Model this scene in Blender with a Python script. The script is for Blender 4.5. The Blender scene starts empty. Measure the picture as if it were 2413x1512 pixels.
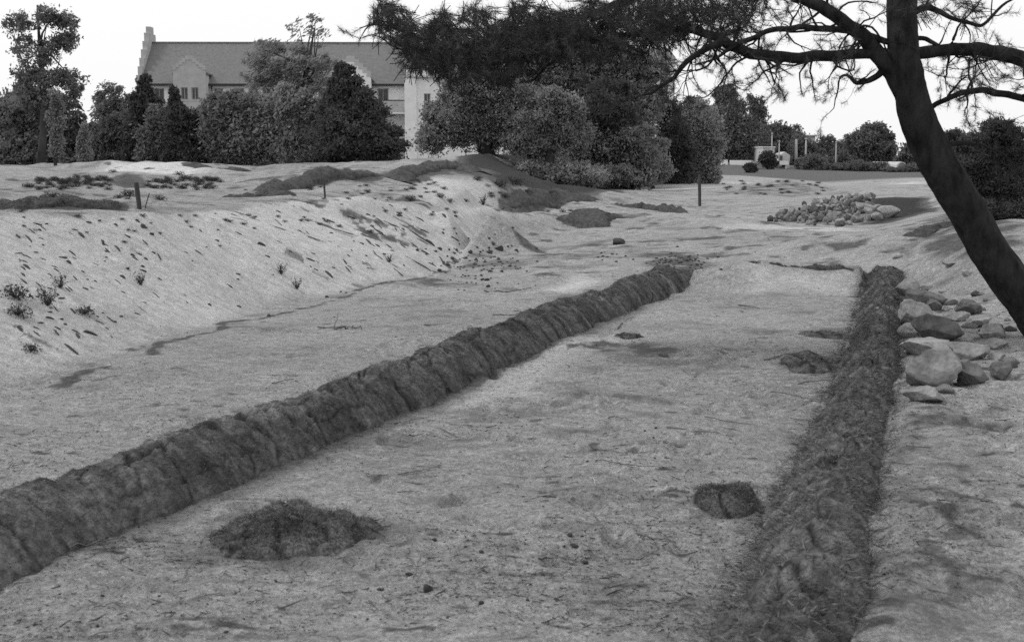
import bpy, math, random
import numpy as np
from mathutils import Vector, Matrix
from mathutils.geometry import delaunay_2d_cdt

# ------------------------------------------------------------------ camera
F = 3000.0; W0, H0 = 2413.0, 1512.0; HOR = 365.0; CAMZ = 1.6
TH = math.atan((H0/2 - HOR)/F)
sc = bpy.context.scene
cam_d = bpy.data.cameras.new("camera"); cam = bpy.data.objects.new("camera", cam_d)
sc.collection.objects.link(cam); sc.camera = cam
cam.location = (0, 0, CAMZ); cam.rotation_euler = (math.pi/2 - TH, 0, 0)
cam_d.sensor_width = 36; cam_d.lens = F/W0*36; cam_d.clip_start = .1; cam_d.clip_end = 8000
cam_d.dof.use_dof = True; cam_d.dof.focus_distance = 22; cam_d.dof.aperture_fstop = 7.0

# ------------------------------------------------------------------ sky, sun, exposure
SUN_EL, SUN_AZ = math.radians(50), math.radians(-84)   # high, from the left and a little behind the scene
w = bpy.data.worlds.new("World"); sc.world = w; w.use_nodes = True
nt = w.node_tree; bg = nt.nodes['Background']
sky = nt.nodes.new('ShaderNodeTexSky'); sky.sky_type = 'NISHITA'; sky.sun_disc = False
sky.sun_elevation = SUN_EL; sky.sun_rotation = SUN_AZ; sky.air_density = 1.0; sky.dust_density = 5.0; sky.ozone_density = 1.0
hs = nt.nodes.new('ShaderNodeHueSaturation'); hs.inputs['Saturation'].default_value = 0
nt.links.new(sky.outputs[0], hs.inputs['Color'])
mxw = nt.nodes.new('ShaderNodeMix'); mxw.data_type = 'RGBA'; mxw.inputs[0].default_value = .85
nt.links.new(hs.outputs[0], mxw.inputs[6]); mxw.inputs[7].default_value = (8.9, 8.9, 8.9, 1)   # even white overcast
nt.links.new(mxw.outputs[2], bg.inputs[0]); bg.inputs[1].default_value = 0.125
sd = bpy.data.lights.new("sun", 'SUN'); sun = bpy.data.objects.new("sun", sd); sc.collection.objects.link(sun)
sd.energy = 1.5; sd.angle = math.radians(10); sd.color = (1, 1, 1)
sdir = Vector((math.sin(SUN_AZ)*math.cos(SUN_EL), math.cos(SUN_AZ)*math.cos(SUN_EL), math.sin(SUN_EL)))
sun.rotation_euler = sdir.to_track_quat('Z', 'Y').to_euler()
sc.view_settings.view_transform = 'Standard'; sc.view_settings.look = 'None'
sc.view_settings.exposure = 0; sc.view_settings.gamma = 1
sc.render.engine = 'CYCLES'; sc.cycles.max_bounces = 5; sc.cycles.diffuse_bounces = 3
sc.render.filter_size = 1.7; sc.cycles.use_denoising = False

# ------------------------------------------------------------------ view geometry helpers
cT, sT = math.cos(TH), math.sin(TH)
def ray(u, v):
    dx = (u - W0/2)/F; dy = -(v - H0/2)/F
    return np.array([dx, cT + dy*sT, -sT + dy*cT])
def atz(u, v, z):
    d = ray(u, v); t = (z - CAMZ)/d[2]; return np.array([d[0]*t, d[1]*t, z])
def atY(u, v, Y):
    d = ray(u, v); t = Y/d[1]; return np.array([d[0]*t, Y, CAMZ + d[2]*t])
def L_z(*pts): return [atz(*p) for p in pts]
def L_Y(*pts): return [atY(*p) for p in pts]

# ------------------------------------------------------------------ noise
def _hash(ix, iy, s):
    h = (ix*374761393 + iy*668265263 + s*974711) & 0x7fffffff
    h = ((h ^ (h >> 13))*1274126177) & 0x7fffffff
    return ((h ^ (h >> 16)) & 0xffff)/65535.0
def vnoise(x, y, s=0):
    x = np.asarray(x, float); y = np.asarray(y, float)
    ix = np.floor(x).astype(np.int64); iy = np.floor(y).astype(np.int64)
    fx = x - ix; fy = y - iy; fx = fx*fx*(3 - 2*fx); fy = fy*fy*(3 - 2*fy)
    a = _hash(ix, iy, s); b = _hash(ix+1, iy, s); c = _hash(ix, iy+1, s); d = _hash(ix+1, iy+1, s)
    return (a + (b-a)*fx)*(1-fy) + (c + (d-c)*fx)*fy - .5
def fbm(x, y, oct=4, s=0, g=.5):
    r = 0; a = 1; f = 1
    for o in range(oct): r = r + a*vnoise(x*f + o*17.3, y*f - o*9.1, s + o); a *= g; f *= 2.03
    return r

# ------------------------------------------------------------------ terrain survey (lines and spot heights)
lines = []; spots = []
TOE = [np.array([-9.2, -10, 0.]), np.array([-6.2, 0, 0.])] + L_z((-300,1030,0),(30,900,0),(150,875,0),(330,818,0),(560,742,0),(640,714,0),(830,680,0),(1000,650,0),(1070,628,0),(1080,603,0),(1130,585,0),(1235,556,0))
CREST = [np.array([-11.3, -10, 1.]), np.array([-8.3, .7, 1.])] + L_z((-150,525,1.0),(30,510,1.0),(300,500,1.0),(430,490,.98),(700,478,.9),(900,482,.80),(990,490,.72),(1150,490,.55),(1185,508,.40),(1242,552,.03))
lines += [TOE, CREST[:-1]]
spots += [CREST[-1]]
# right-hand ridge: foot of it and the higher ground behind
RFOOT = [np.array([-3.9, -10, 0.]), np.array([-.60, 0, 0.])] + L_z((1725,1512,0),(1800,1340,0),(1872,1180,0),(1952,1000,0),(2000,860,0),(2025,780,0),(2035,700,0),(2045,640,0))
RTOP = [p + np.array([.46, -.15, .15]) for p in RFOOT]
lines += [RFOOT, RTOP]
spots += [atz(2380,1490,.14), atz(2380,1150,.15), atz(2250,1000,.15), atz(2380,850,.18), atz(2250,700,.19), atz(2380,720,.22), atz(2150,640,.21)]
spots += [np.array([x, y, .17]) for x, y in ((4,-10),(3,0),(9,4),(14,12),(18,25),(14,-10))]
# lip that closes the near floor
LT = L_Y((1700,640,15.3),(1742,613,15.5),(1800,609,15.5),(1850,616,15.6),(1920,621,15.6),(2000,621,15.6),(2030,622,15.6))
LB = [p + np.array([0, -.05, -.055]) for p in LT]
lines += [LT, LB]
spots += L_z((1690,690,0),(1850,690,.02),(1980,690,.02))
spots += L_z((1850,560,.2),(2000,560,.2),(2120,590,.3),(1740,560,.15),(1700,590,.12),(1900,520,.12),(2050,540,.15),(1780,500,.06))
# far side of the ground behind the middle ridge
spots += L_z((1620,650,.02),(1560,600,.10),(1480,585,.06),(1400,600,.12),(1450,640,.05),(1300,640,0),(1200,640,0),(1150,600,0),(1300,590,0),(1250,570,0),(1350,560,.03))
SPUR = L_z((1360,538,.05),(1440,508,.2),(1540,500,.26),(1640,508,.26),(1720,540,.18))
lines.append(SPUR)
EB = L_z((1420,494,.0),(1520,498,-.02),(1620,508,.02)); ET = [np.array([p[0], p[1]+.25, 0]) for p in EB]
for p, q, vv in zip(EB, ET, (486, 490, 500)):
    q[2] = atY(1500, vv, q[1])[2]
lines += [EB, ET]
spots += L_z((1250,530,0),(1300,515,0),(1350,495,0),(1340,478,.0),(1648,485,.05),(1560,470,.08),(1750,480,.05),(1480,470,.1))
# plateau on the left
DT = L_Y((-100,470,15.4),(30,470,15.0),(150,472,14.9),(300,472,15.0)); DB = L_Y((-100,502,14.8),(30,500,14.5),(150,500,14.4),(300,497,14.6))
lines += [DT, DB]
spots += L_Y((360,480,16),(500,474,17.5),(700,470,19),(850,474,19.5))
spots += L_Y((30,455,18),(200,455,18.5),(330,458,18.5),(450,460,18.5),(600,458,20),
             (30,432,23),(150,440,22),(300,445,21.5),(450,447,21.5),(520,440,23),
             (30,410,30),(120,415,29),(30,392,40),(100,394,42),(180,400,36),(240,379,37),(330,378,37),(450,384,37),(400,402,32),(250,402,31),(560,394,38),(480,420,27),(600,405,35),
             (560,425,26),(240,425,26))
RA = L_Y((545,470,20.2),(620,440,22.5),(720,413,25),(820,405,27),(905,402,28)); RB = L_Y((560,473,20.0),(635,450,22.1),(730,430,24.6),(820,425,26.5),(905,420,27.5))
lines += [RA, RB]
spots += L_Y((640,468,19.8),(780,465,20.3),(900,462,20.5),(700,400,42),(800,396,44),(900,386,46),(760,445,22.5),(860,440,23.5))
MC = L_Y((935,415,29),(965,394,31.5),(1020,382,33),(1090,386,33),(1130,402,32),(1170,432,30)); lines.append(MC); spots += L_Y((935,426,28.4),(965,410,30.9),(1020,400,32.4),(1090,402,32.4),(300,409,26.5),(270,414,26),(330,412,26),(300,444,22.6),(225,425,25.5),(365,425,25.5))
spots += L_Y((1020,373,38),(1080,368,40),(960,385,40),(940,440,25),(1020,440,24.5),(1100,445,25),(940,468,21),(1050,468,21.5),(1150,470,21.5))
LEDT = L_Y((1180,440,30),(1280,444,32),(1340,450,34),(1400,462,38)); LEDB = L_Y((1170,490,25.2),(1215,500,27),(1300,492,31.4),(1345,472,33.6),(1400,468,37))
lines += [LEDT, LEDB]
# dark grassy hill under the big broadleaved trees
spots += L_Y((1130,364,44),(1200,360,50),(1290,372,54),(1200,408,38),(1300,425,42),(1400,442,50),(1350,400,54),(1460,444,58),(1560,432,62),(1600,415,66),(1700,415,75))
# right distance
spots += L_Y((1500,452,52),(1580,452,50),(1600,435,58),(1760,430,66))
HC = L_Y((1740,440,51),(1790,428,52),(1850,421,53),(1900,430,52),(1950,440,52)); HF = L_Y((1690,460,48),(1780,460,47),(1860,464,46),(1960,462,47)); HK = L_Y((1720,441,55),(1850,440,58),(1960,438,58))
lines += [HC, HF]; spots += HK
PC = L_z((1830,505,.12),(1900,486,.24),(1980,474,.28),(2040,469,.2)); PF = L_z((1810,522,.03),(1900,532,.05),(1990,532,.08)); lines += [PC, PF]
PL = L_z((2035,528,.12),(2100,524,.18),(2180,500,.25)); PD = L_z((2060,512,-.1),(2110,506,-.12),(2160,492,-.05)); PU = L_Y((2060,466,44),(2120,464,44),(2185,466,42))
lines += [PL, PU]; spots += PD
spots += L_Y((2000,445,66),(2120,445,64),(1980,435,78),(2130,434,76),(1850,412,95),(2100,410,100),(1700,404,105),(2200,420,80),(2350,410,90))
spots += L_Y((1600,381,122),(1700,381,122),(1780,381,122),(1850,398,122),(1700,400,110),(1600,402,108),(2000,402,125),(2150,402,125))
spots += L_Y((2260,530,19),(2380,510,18),(2330,490,24),(2250,570,14.6),(2180,590,14.8),(2380,575,13.5),(2200,490,31),(2380,460,35))
for ang in range(0, 360, 12):
    a = math.radians(ang)
    for R, zz in ((260, .6), (3000, .6)):
        spots.append(np.array([R*math.sin(a), R*math.cos(a), zz]))
for x, y in ((-16,8),(-20,20),(-24,32),(-20,-5),(-40,60),(-60,100),(-30,100)):
    spots.append(np.array([x, y, 1.15 if y < 60 else 1.0]))
spots += [np.array([0, -20, .1]), np.array([-3, 3, 0]), np.array([-2, -6, 0]), np.array([30, 60, .5]), np.array([50, 100, .4])]

vs, es, zs = [], [], []
for ln in lines:
    for i, p in enumerate(ln):
        if i: es.append((len(vs)-1, len(vs)))
        vs.append(Vector((p[0], p[1]))); zs.append(p[2])
for p in spots: vs.append(Vector((p[0], p[1]))); zs.append(p[2])
cv, ce, cf, ov, oe, of = delaunay_2d_cdt(vs, es, [], 0, 1e-4)
cz = np.array([np.mean([zs[k] for k in o]) if len(o) else np.nan for o in ov])
cxy = np.array([[p.x, p.y] for p in cv]); okz = ~np.isnan(cz); idx = np.where(okz)[0]
for i in np.where(~okz)[0]:
    print('CROSSING at', cxy[i]); cz[i] = cz[idx[np.argmin(((cxy[idx]-cxy[i])**2).sum(1))]]

# polar mesh of the ground
az = np.radians(np.concatenate([np.linspace(-180, -27, 60)[:-1], np.linspace(-27, 27, 900), np.linspace(27, 180, 60)[1:]]))
lr = np.concatenate([np.linspace(math.log(.4), math.log(3), 24)[:-1], np.linspace(math.log(3), math.log(9), 250)[:-1], np.linspace(math.log(9), math.log(130), 560)[:-1], np.linspace(math.log(130), math.log(2900), 40)])
R_, A_ = np.meshgrid(np.exp(lr), az, indexing='ij')
X_ = R_*np.sin(A_); Y_ = R_*np.cos(A_); Z_ = np.full(X_.shape, .6)
for tri in cf:
    for k in range(1, len(tri)-1):
        i0, i1, i2 = tri[0], tri[k], tri[k+1]
        (ax, ay), (bx, by), (cx, cy) = cxy[i0], cxy[i1], cxy[i2]
        det = (by-cy)*(ax-cx) + (cx-bx)*(ay-cy)
        if abs(det) < 1e-12: continue
        # limit to the polar window of this triangle
        has0 = False
        rr = np.hypot([ax,bx,cx],[ay,by,cy]); aa = np.arctan2([ax,bx,cx],[ay,by,cy])
        l1 = ((by-cy)*(-cx)+(cx-bx)*(-cy))/det; l2 = ((cy-ay)*(-cx)+(ax-cx)*(-cy))/det
        if min(l1, l2, 1-l1-l2) >= -1e-9 or aa.max()-aa.min() > math.pi: sl = (slice(None), slice(None))
        else:
            P3 = np.array([[ax,ay],[bx,by],[cx,cy]]); dmin = 1e9
            for q in range(3):
                p, e = P3[q], P3[(q+1)%3]-P3[q]; t = np.clip(-(p@e)/(e@e), 0, 1); dmin = min(dmin, np.hypot(*(p+t*e)))
            i_lo = max(0, np.searchsorted(lr, math.log(max(dmin,.01)))-2); i_hi = np.searchsorted(lr, math.log(rr.max()))+2
            j_lo = max(0, np.searchsorted(az, aa.min())-2); j_hi = np.searchsorted(az, aa.max())+2
            sl = (slice(i_lo, i_hi), slice(j_lo, j_hi))
        x = X_[sl]; y = Y_[sl]
        w1 = ((by-cy)*(x-cx)+(cx-bx)*(y-cy))/det; w2 = ((cy-ay)*(x-cx)+(ax-cx)*(y-cy))/det; w3 = 1-w1-w2
        m = (w1 > -1e-6) & (w2 > -1e-6) & (w3 > -1e-6)
        z = w1*cz[i0] + w2*cz[i1] + w3*cz[i2]
        sub = Z_[sl]; sub[m] = z[m]; Z_[sl] = sub
def blur(Z, n, ax):
    for _ in range(n):
        Z = (np.roll(Z, 1, ax) + 2*Z + np.roll(Z, -1, ax))/4 if ax == 1 else np.concatenate([Z[:1], (Z[:-2]+2*Z[1:-1]+Z[2:])/4, Z[-1:]])
    return Z
Z_ = blur(blur(Z_, 5, 0), 7, 1)
# relief: hummocks, hollows, footprints, runnels
near = np.clip(1.2 - R_/60, .25, 1)
Z_ += .05*fbm(X_/2.6, Y_/2.6, 3, 5)*near
Z_ += .032*fbm(X_/.55, Y_/.55, 4, 9)*near
Z_ += .018*fbm(X_/.14, Y_/.14, 2, 23)*np.clip(1.3 - R_/14, 0, 1)
plate = np.clip((Z_-.45)/.3, 0, 1)*np.clip((R_-13)/4, 0, 1)*np.clip(1.6 - R_/50, 0, 1)
Z_ += plate*(.15*fbm(X_/1.3, Y_/1.3, 3, 41) - .09*np.abs(fbm(X_/2.2, Y_/2.0, 3, 43)))
rough_ = np.clip((R_-13)/3, 0, 1)*np.clip(1.5-R_/55, 0, 1)*np.clip((.5-Z_)/.2, 0, 1)*np.clip((30-X_*4)/10, 0, 1)
Z_ += rough_*(.05*fbm(X_/.5, Y_/.5, 4, 47) - .05*np.abs(fbm(X_/.9, Y_/.9, 3, 48)))
rightg = np.clip((X_ - np.interp(Y_, [p[1] for p in RTOP], [p[0] for p in RTOP]))/.3, 0, 1)*(R_ < 16)
cell = vnoise(X_/.2, Y_/.16, 77) + .5*vnoise(X_/.33, Y_/.25, 78)
Z_ -= rightg*.035*np.clip(cell-.05, 0, .3)/.3          # trodden pocks beside the right ridge
rngf = np.random.default_rng(4)
for k in range(110):                                     # footprints across the near floor
    fy = rngf.uniform(4.3, 12); fx = -.9 + (fy-4)*.12 + rngf.uniform(-1.2, 2.4) if k % 2 else rngf.uniform(-2.2, 2.0); a = rngf.uniform(0, 3.14)
    ii = slice(max(0, np.searchsorted(lr, math.log(fy*.9))), np.searchsorted(lr, math.log(fy*1.25+.5)))
    dx = X_[ii]-fx; dy = Y_[ii]-fy; p = dx*math.cos(a)+dy*math.sin(a); q = -dx*math.sin(a)+dy*math.cos(a)
    d2 = (p/.13)**2 + (q/.055)**2
    Z_[ii] += -.03*np.exp(-d2**1.5) + .012*np.exp(-(np.sqrt(d2)-1.5)**2/.12)

def H(x, y):
    x = np.asarray(x, float); y = np.asarray(y, float)
    r = np.clip(np.hypot(x, y), .41, 2800); a = np.arctan2(x, y)
    fi = np.interp(np.log(r), lr, np.arange(len(lr))); fj = np.interp(a, az, np.arange(len(az)))
    i = np.minimum(fi.astype(int), len(lr)-2); j = np.minimum(fj.astype(int), len(az)-2); di = fi-i; dj = fj-j
    return (Z_[i,j]*(1-di)*(1-dj) + Z_[i+1,j]*di*(1-dj) + Z_[i,j+1]*(1-di)*dj + Z_[i+1,j+1]*di*dj)
_ts = np.exp(np.linspace(math.log(2), math.log(400), 6000))
def G(u, v):
    d = ray(u, v); x = d[0]*_ts; y = d[1]*_ts; z = CAMZ + d[2]*_ts
    below = z < H(x, y)
    k = int(np.argmax(below)) if below.any() else len(_ts)-1
    return np.array([x[k], y[k], float(H(x[k], y[k]))])

# ------------------------------------------------------------------ object helpers
COL = sc.collection
def tag(o, label=None, cat=None, group=None, kind=None):
    if label: o['label'] = label
    if cat: o['category'] = cat
    if group: o['group'] = group
    if kind: o['kind'] = kind
    return o
def empty(name, loc, label, cat, group=None, rz=0):
    o = bpy.data.objects.new(name, None); COL.objects.link(o); o.location = [float(c) for c in loc]; o.rotation_euler = (0, 0, rz)
    o.empty_display_size = .2
    return tag(o, label, cat, group)
def mesh_np(name, V, faces, mat, parent=None, smooth=False, world=True, loc=None):
    """V (n,3); faces (m,k) int array or a list of tuples.  Vertices given in world space; parent empties have known loc."""
    me = bpy.data.meshes.new(name); V = np.asarray(V, np.float32)
    if loc is not None: V = V - np.asarray(loc, np.float32)
    elif parent is not None and world: V = V - np.array(parent_off(parent), np.float32)
    if isinstance(faces, np.ndarray):
        m, k = faces.shape
        me.vertices.add(len(V)); me.vertices.foreach_set('co', V.ravel())
        me.loops.add(m*k); me.loops.foreach_set('vertex_index', faces.astype(np.int32).ravel())
        me.polygons.add(m); me.polygons.foreach_set('loop_start', np.arange(0, m*k, k, dtype=np.int32)); me.polygons.foreach_set('loop_total', np.full(m, k, np.int32))
        me.update(calc_edges=True)
    else:
        me.from_pydata([tuple(map(float, p)) for p in V], [], faces); me.update()
    me.materials.append(mat)
    if smooth: me.polygons.foreach_set('use_smooth', np.ones(len(me.polygons), bool))
    o = bpy.data.objects.new(name, me); COL.objects.link(o)
    if parent is not None: o.parent = parent
    if loc is not None: o.location = [float(c) for c in loc]
    return o
def parent_off(p):
    off = np.zeros(3)
    while p is not None: off = off + np.array(p.location); p = p.parent
    return off

class MB:
    def __init__(s): s.v = []; s.f = []
    def box(s, x0, x1, y0, y1, z0, z1):
        b = len(s.v); s.v += [(x0,y0,z0),(x1,y0,z0),(x1,y1,z0),(x0,y1,z0),(x0,y0,z1),(x1,y0,z1),(x1,y1,z1),(x0,y1,z1)]
        s.f += [tuple(b+i for i in q) for q in ((0,3,2,1),(4,5,6,7),(0,1,5,4),(1,2,6,5),(2,3,7,6),(3,0,4,7))]; return s
    def prism(s, poly, y0, y1, axis='y'):
        """poly of (a, z); extruded along y (axis y) or along x (axis x, poly of (y, z))."""
        n = len(poly); b = len(s.v)
        for t in (y0, y1):
            for a, z in poly: s.v.append((a, t, z) if axis == 'y' else (t, a, z))
        s.f += [tuple(b+i for i in range(n)), tuple(b+n+i for i in reversed(range(n)))]
        s.f += [(b+i, b+(i+1) % n, b+n+(i+1) % n, b+n+i) for i in range(n)]
        return s
    def quad(s, *p): b = len(s.v); s.v += list(p); s.f.append((b, b+1, b+2, b+3)); return s
    def tube(s, pts, rad, n=8):
        pts = [Vector(map(float, p)) for p in pts]; b = len(s.v); ux = Vector((.13, .21, .97))
        for i, p in enumerate(pts):
            t = (pts[min(i+1, len(pts)-1)] - pts[max(i-1, 0)]).normalized()
            if abs(t.dot(ux)) > .95: ux = Vector((1, .1, 0))
            e1 = t.cross(ux).normalized(); e2 = t.cross(e1)
            for k in range(n):
                a = 2*math.pi*k/n; s.v.append(tuple(p + float(rad[i])*(math.cos(a)*e1 + math.sin(a)*e2)))
        for i in range(len(pts)-1):
            for k in range(n):
                s.f.append((b+i*n+k, b+i*n+(k+1) % n, b+(i+1)*n+(k+1) % n, b+(i+1)*n+k))
        s.f.append(tuple(b+k for k in reversed(range(n)))); s.f.append(tuple(b+(len(pts)-1)*n+k for k in range(n)))
        return s
    def build(s, name, mat, parent=None, smooth=False, world=False):
        return mesh_np(name, s.v, s.f, mat, parent, smooth, world)

# ------------------------------------------------------------------ materials
def mat(name, c0, c1, scale=8, detail=6, bump=0.0, bscale=60, rough=.95, extra=None, spec=.15, stretch=None):
    m = bpy.data.materials.new(name); m.use_nodes = True; n = m.node_tree; N = n.nodes; Lk = n.links
    bs = N['Principled BSDF']; bs.inputs['Roughness'].default_value = rough; bs.inputs['Specular IOR Level'].default_value = spec
    tc = N.new('ShaderNodeTexCoord'); src = tc.outputs['Object']
    if stretch:
        mp = N.new('ShaderNodeMapping'); mp.inputs['Scale'].default_value = stretch; Lk.new(src, mp.inputs[0]); src = mp.outputs[0]
    tx = N.new('ShaderNodeTexNoise'); tx.inputs['Scale'].default_value = scale; tx.inputs['Detail'].default_value = detail; tx.inputs['Roughness'].default_value = .65
    Lk.new(src, tx.inputs['Vector'])
    cr = N.new('ShaderNodeValToRGB'); cr.color_ramp.elements[0].position = .3; cr.color_ramp.elements[1].position = .7
    cr.color_ramp.elements[0].color = (c0, c0, c0, 1); cr.color_ramp.elements[1].color = (c1, c1, c1, 1)
    Lk.new(tx.outputs['Fac'], cr.inputs[0]); Lk.new(cr.outputs[0], bs.inputs['Base Color'])
    if bump:
        t2 = N.new('ShaderNodeTexNoise'); t2.inputs['Scale'].default_value = bscale; t2.inputs['Detail'].default_value = 5; Lk.new(src, t2.inputs['Vector'])
        bp = N.new('ShaderNodeBump'); bp.inputs['Strength'].default_value = 1; bp.inputs['Distance'].default_value = bump
        Lk.new(t2.outputs['Fac'], bp.inputs['Height']); Lk.new(bp.outputs[0], bs.inputs['Normal'])
    return m
M = {}
M['turf'] = mat('turf', .03, .17, 22, 14, .03, 60)
_n = M['turf'].node_tree; _a = _n.nodes.new('ShaderNodeAttribute'); _a.attribute_name = 'tone'; _b = _n.nodes['Principled BSDF']; _src = _b.inputs['Base Color'].links[0].from_socket
_m = _n.nodes.new('ShaderNodeVectorMath'); _m.operation = 'MULTIPLY'; _n.links.new(_src, _m.inputs[0]); _n.links.new(_a.outputs['Vector'], _m.inputs[1]); _n.links.new(_m.outputs[0], _b.inputs['Base Color'])
def set_tone(o, arr):
    at = o.data.attributes.new('tone', 'FLOAT_VECTOR', 'POINT'); at.data.foreach_set('vector', np.repeat(np.asarray(arr, np.float32).ravel(), 3))
M['blade_dark'] = mat('blade_dark', .02, .12, 30)
M['blade_dry'] = mat('blade_dry', .08, .26, 30)
M['clod'] = mat('clod', .03, .10, 12, 5, .004, 60)
M['stone_light'] = mat('stone_light', .17, .42, 5, 10, .02, 22)
M['stone_mid'] = mat('stone_mid', .11, .32, 6, 10, .02, 22)
M['stone_dark'] = mat('stone_dark', .05, .18, 6, 10, .02, 22)
M['bark'] = mat('bark', .006, .04, 12, 10, .05, 16, stretch=(1, 1, .35))
M['bark_far'] = mat('bark_far', .03, .08, 3)
M['needle'] = mat('needle', .03, .10, 4)
M['leaf_dark'] = mat('leaf_dark', .10, .28, .9)
M['leaf_conifer'] = mat('leaf_conifer', .05, .14, 1.2)
M['leaf_mid'] = mat('leaf_mid', .13, .38, .8)
M['leaf_light'] = mat('leaf_light', .15, .42, .7)
M['leaf_far'] = mat('leaf_far', .12, .20, .5)
M['wood_post'] = mat('wood_post', .03, .08, 20, 6, .002, 60, stretch=(1, 1, .1))
M['twig'] = mat('twig', .06, .18, 20)
M['twig_pale'] = mat('twig_pale', .3, .5, 20)
for _k in ('leaf_dark', 'leaf_conifer', 'leaf_mid', 'leaf_light', 'leaf_far'):
    _n = M[_k].node_tree; _b = _n.nodes['Principled BSDF']; _t = _n.nodes.new('ShaderNodeBsdfTranslucent'); _x = _n.nodes.new('ShaderNodeMixShader'); _x.inputs[0].default_value = .45
    _n.links.new(_b.inputs['Base Color'].links[0].from_socket, _t.inputs['Color']); _n.links.new(_b.outputs[0], _x.inputs[1]); _n.links.new(_t.outputs[0], _x.inputs[2]); _n.links.new(_x.outputs[0], _n.nodes['Material Output'].inputs['Surface'])
# ------------------------------------------------------------------ ground sheet with its own colours
def poly_mask(poly, soft, wob=0.3, seed=0):
    """poly: world xy corners -> 0..1 over the ground vertices, with a ragged edge."""
    P = np.array([[p[0], p[1]] for p in poly]); lo = P.min(0)-3*soft-1; hi = P.max(0)+3*soft+1
    m = (X_ > lo[0]) & (X_ < hi[0]) & (Y_ > lo[1]) & (Y_ < hi[1]); out = np.zeros(X_.shape)
    if not m.any(): return out
    x = X_[m]; y = Y_[m]; s = max(soft, .02)
    x = x + wob*fbm(x/(6*s), y/(6*s), 3, seed+3); y = y + wob*fbm(x/(6*s)+50, y/(6*s), 3, seed+7)
    inside = np.zeros(x.shape, bool); d = np.full(x.shape, 1e9)
    for i in range(len(P)):
        a = P[i]; b = P[(i+1) % len(P)]; e = b-a
        c = ((a[1] > y) != (b[1] > y)) & (x < (b[0]-a[0])*(y-a[1])/(b[1]-a[1]+1e-12)+a[0]); inside ^= c
        t = np.clip(((x-a[0])*e[0]+(y-a[1])*e[1])/(e@e+1e-12), 0, 1); d = np.minimum(d, np.hypot(x-a[0]-t*e[0], y-a[1]-t*e[1]))
    out[m] = np.clip(.5 + np.where(inside, d, -d)/(2*s), 0, 1); return out
def line_mask(pts, wdt, seed=0, wob=.1):
    P = np.array([[p[0], p[1]] for p in pts]); out = np.zeros(X_.shape); lo = P.min(0)-3*wdt-1; hi = P.max(0)+3*wdt+1
    m = (X_ > lo[0]) & (X_ < hi[0]) & (Y_ > lo[1]) & (Y_ < hi[1]); x = X_[m]; y = Y_[m]
    x = x + wob*fbm(x*2, y*2, 3, seed); y = y + wob*fbm(x*2+31, y*2, 3, seed+5); d = np.full(x.shape, 1e9)
    for i in range(len(P)-1):
        a = P[i]; e = P[i+1]-a; t = np.clip(((x-a[0])*e[0]+(y-a[1])*e[1])/(e@e+1e-12), 0, 1); d = np.minimum(d, np.hypot(x-a[0]-t*e[0], y-a[1]-t*e[1]))
    out[m] = np.exp(-(d/wdt)**2); return out
def Gp(*uv): return [G(u, v) for u, v in uv]
def Yp(*uvY): return [atY(*p) for p in uvY]
# turf: how much dark grass / soil covers the sand, over one darker still (hill: painted tree shade);  bright: clean pale sand
turf = np.zeros(X_.shape); bright = np.zeros(X_.shape)
def T(m, k=1.0):
    global turf; turf = np.maximum(turf, m*k)
def B(m, k=1.0):
    global bright; bright = np.maximum(bright, m*k)
n1 = fbm(X_/1.1, Y_/.8, 4, 61); n2 = fbm(X_/.33, Y_/.2, 4, 67); n3 = fbm(X_/6, Y_/6, 3, 71)
T(np.clip(.16 + .45*n1 + .45*n2, 0, .6))
T(np.clip(fbm(X_/.16, Y_/.07, 3, 83)-.23, 0, 1)*2.4*np.clip(1.4-R_/16, 0, 1))
mid_ = np.clip((R_-13.5)/3, 0, 1)*np.clip(1.6-R_/60, 0, 1)
T(mid_*np.clip(fbm(X_/.5, Y_/.35, 4, 101)*2.2-.22, 0, 1), .95)
T(mid_*np.clip(fbm(X_/1.8, Y_/.9, 4, 103)*1.9-.12, 0, 1)*np.clip(.5+n2*1.5, 0, 1), .9)
def disc(u, v, rx, ry, k):
    p = G(u, v); d = np.hypot((X_-p[0])/rx, (Y_-p[1])/ry) + .5*fbm(X_/.1, Y_/.1, 4, int(u)); T(np.clip(1.5-d, 0, 1), k)
disc(700, 1262, .52, .42, .62); disc(1712, 1195, .26, .24, .6); disc(1912, 868, .28, .3, .6); disc(1950, 790, .3, .3, .55)
T(poly_mask(Gp((2140,940),(2395,940),(2395,1512),(2040,1512),(2075,1200)), .1, .1, 131)*(.9+.5*n2), .34)
T(line_mask(L_z((1868,1463,.1),(1953,1171,.1),(2012,980,.1),(2068,790,.1),(2084,640,.1)), .38, 132, .15)*np.clip(.8+1.6*fbm(X_/.12, Y_/.12, 3, 95), 0, 1.3), .62)
T(line_mask(L_z((1760,1500,0),(1840,1300,.0),(1900,1150,0)), .30, 133, .2)*np.clip(.7+1.6*fbm(X_/.12, Y_/.12, 3, 96), 0, 1.3), .6)
T(line_mask(L_z((20,1300,0),(560,1100,0),(1000,920,0),(1560,670,0)), .42, 134, .15)*np.clip(.5+1.8*fbm(X_/.12, Y_/.12, 3, 97), 0, 1.3), .55)
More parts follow.
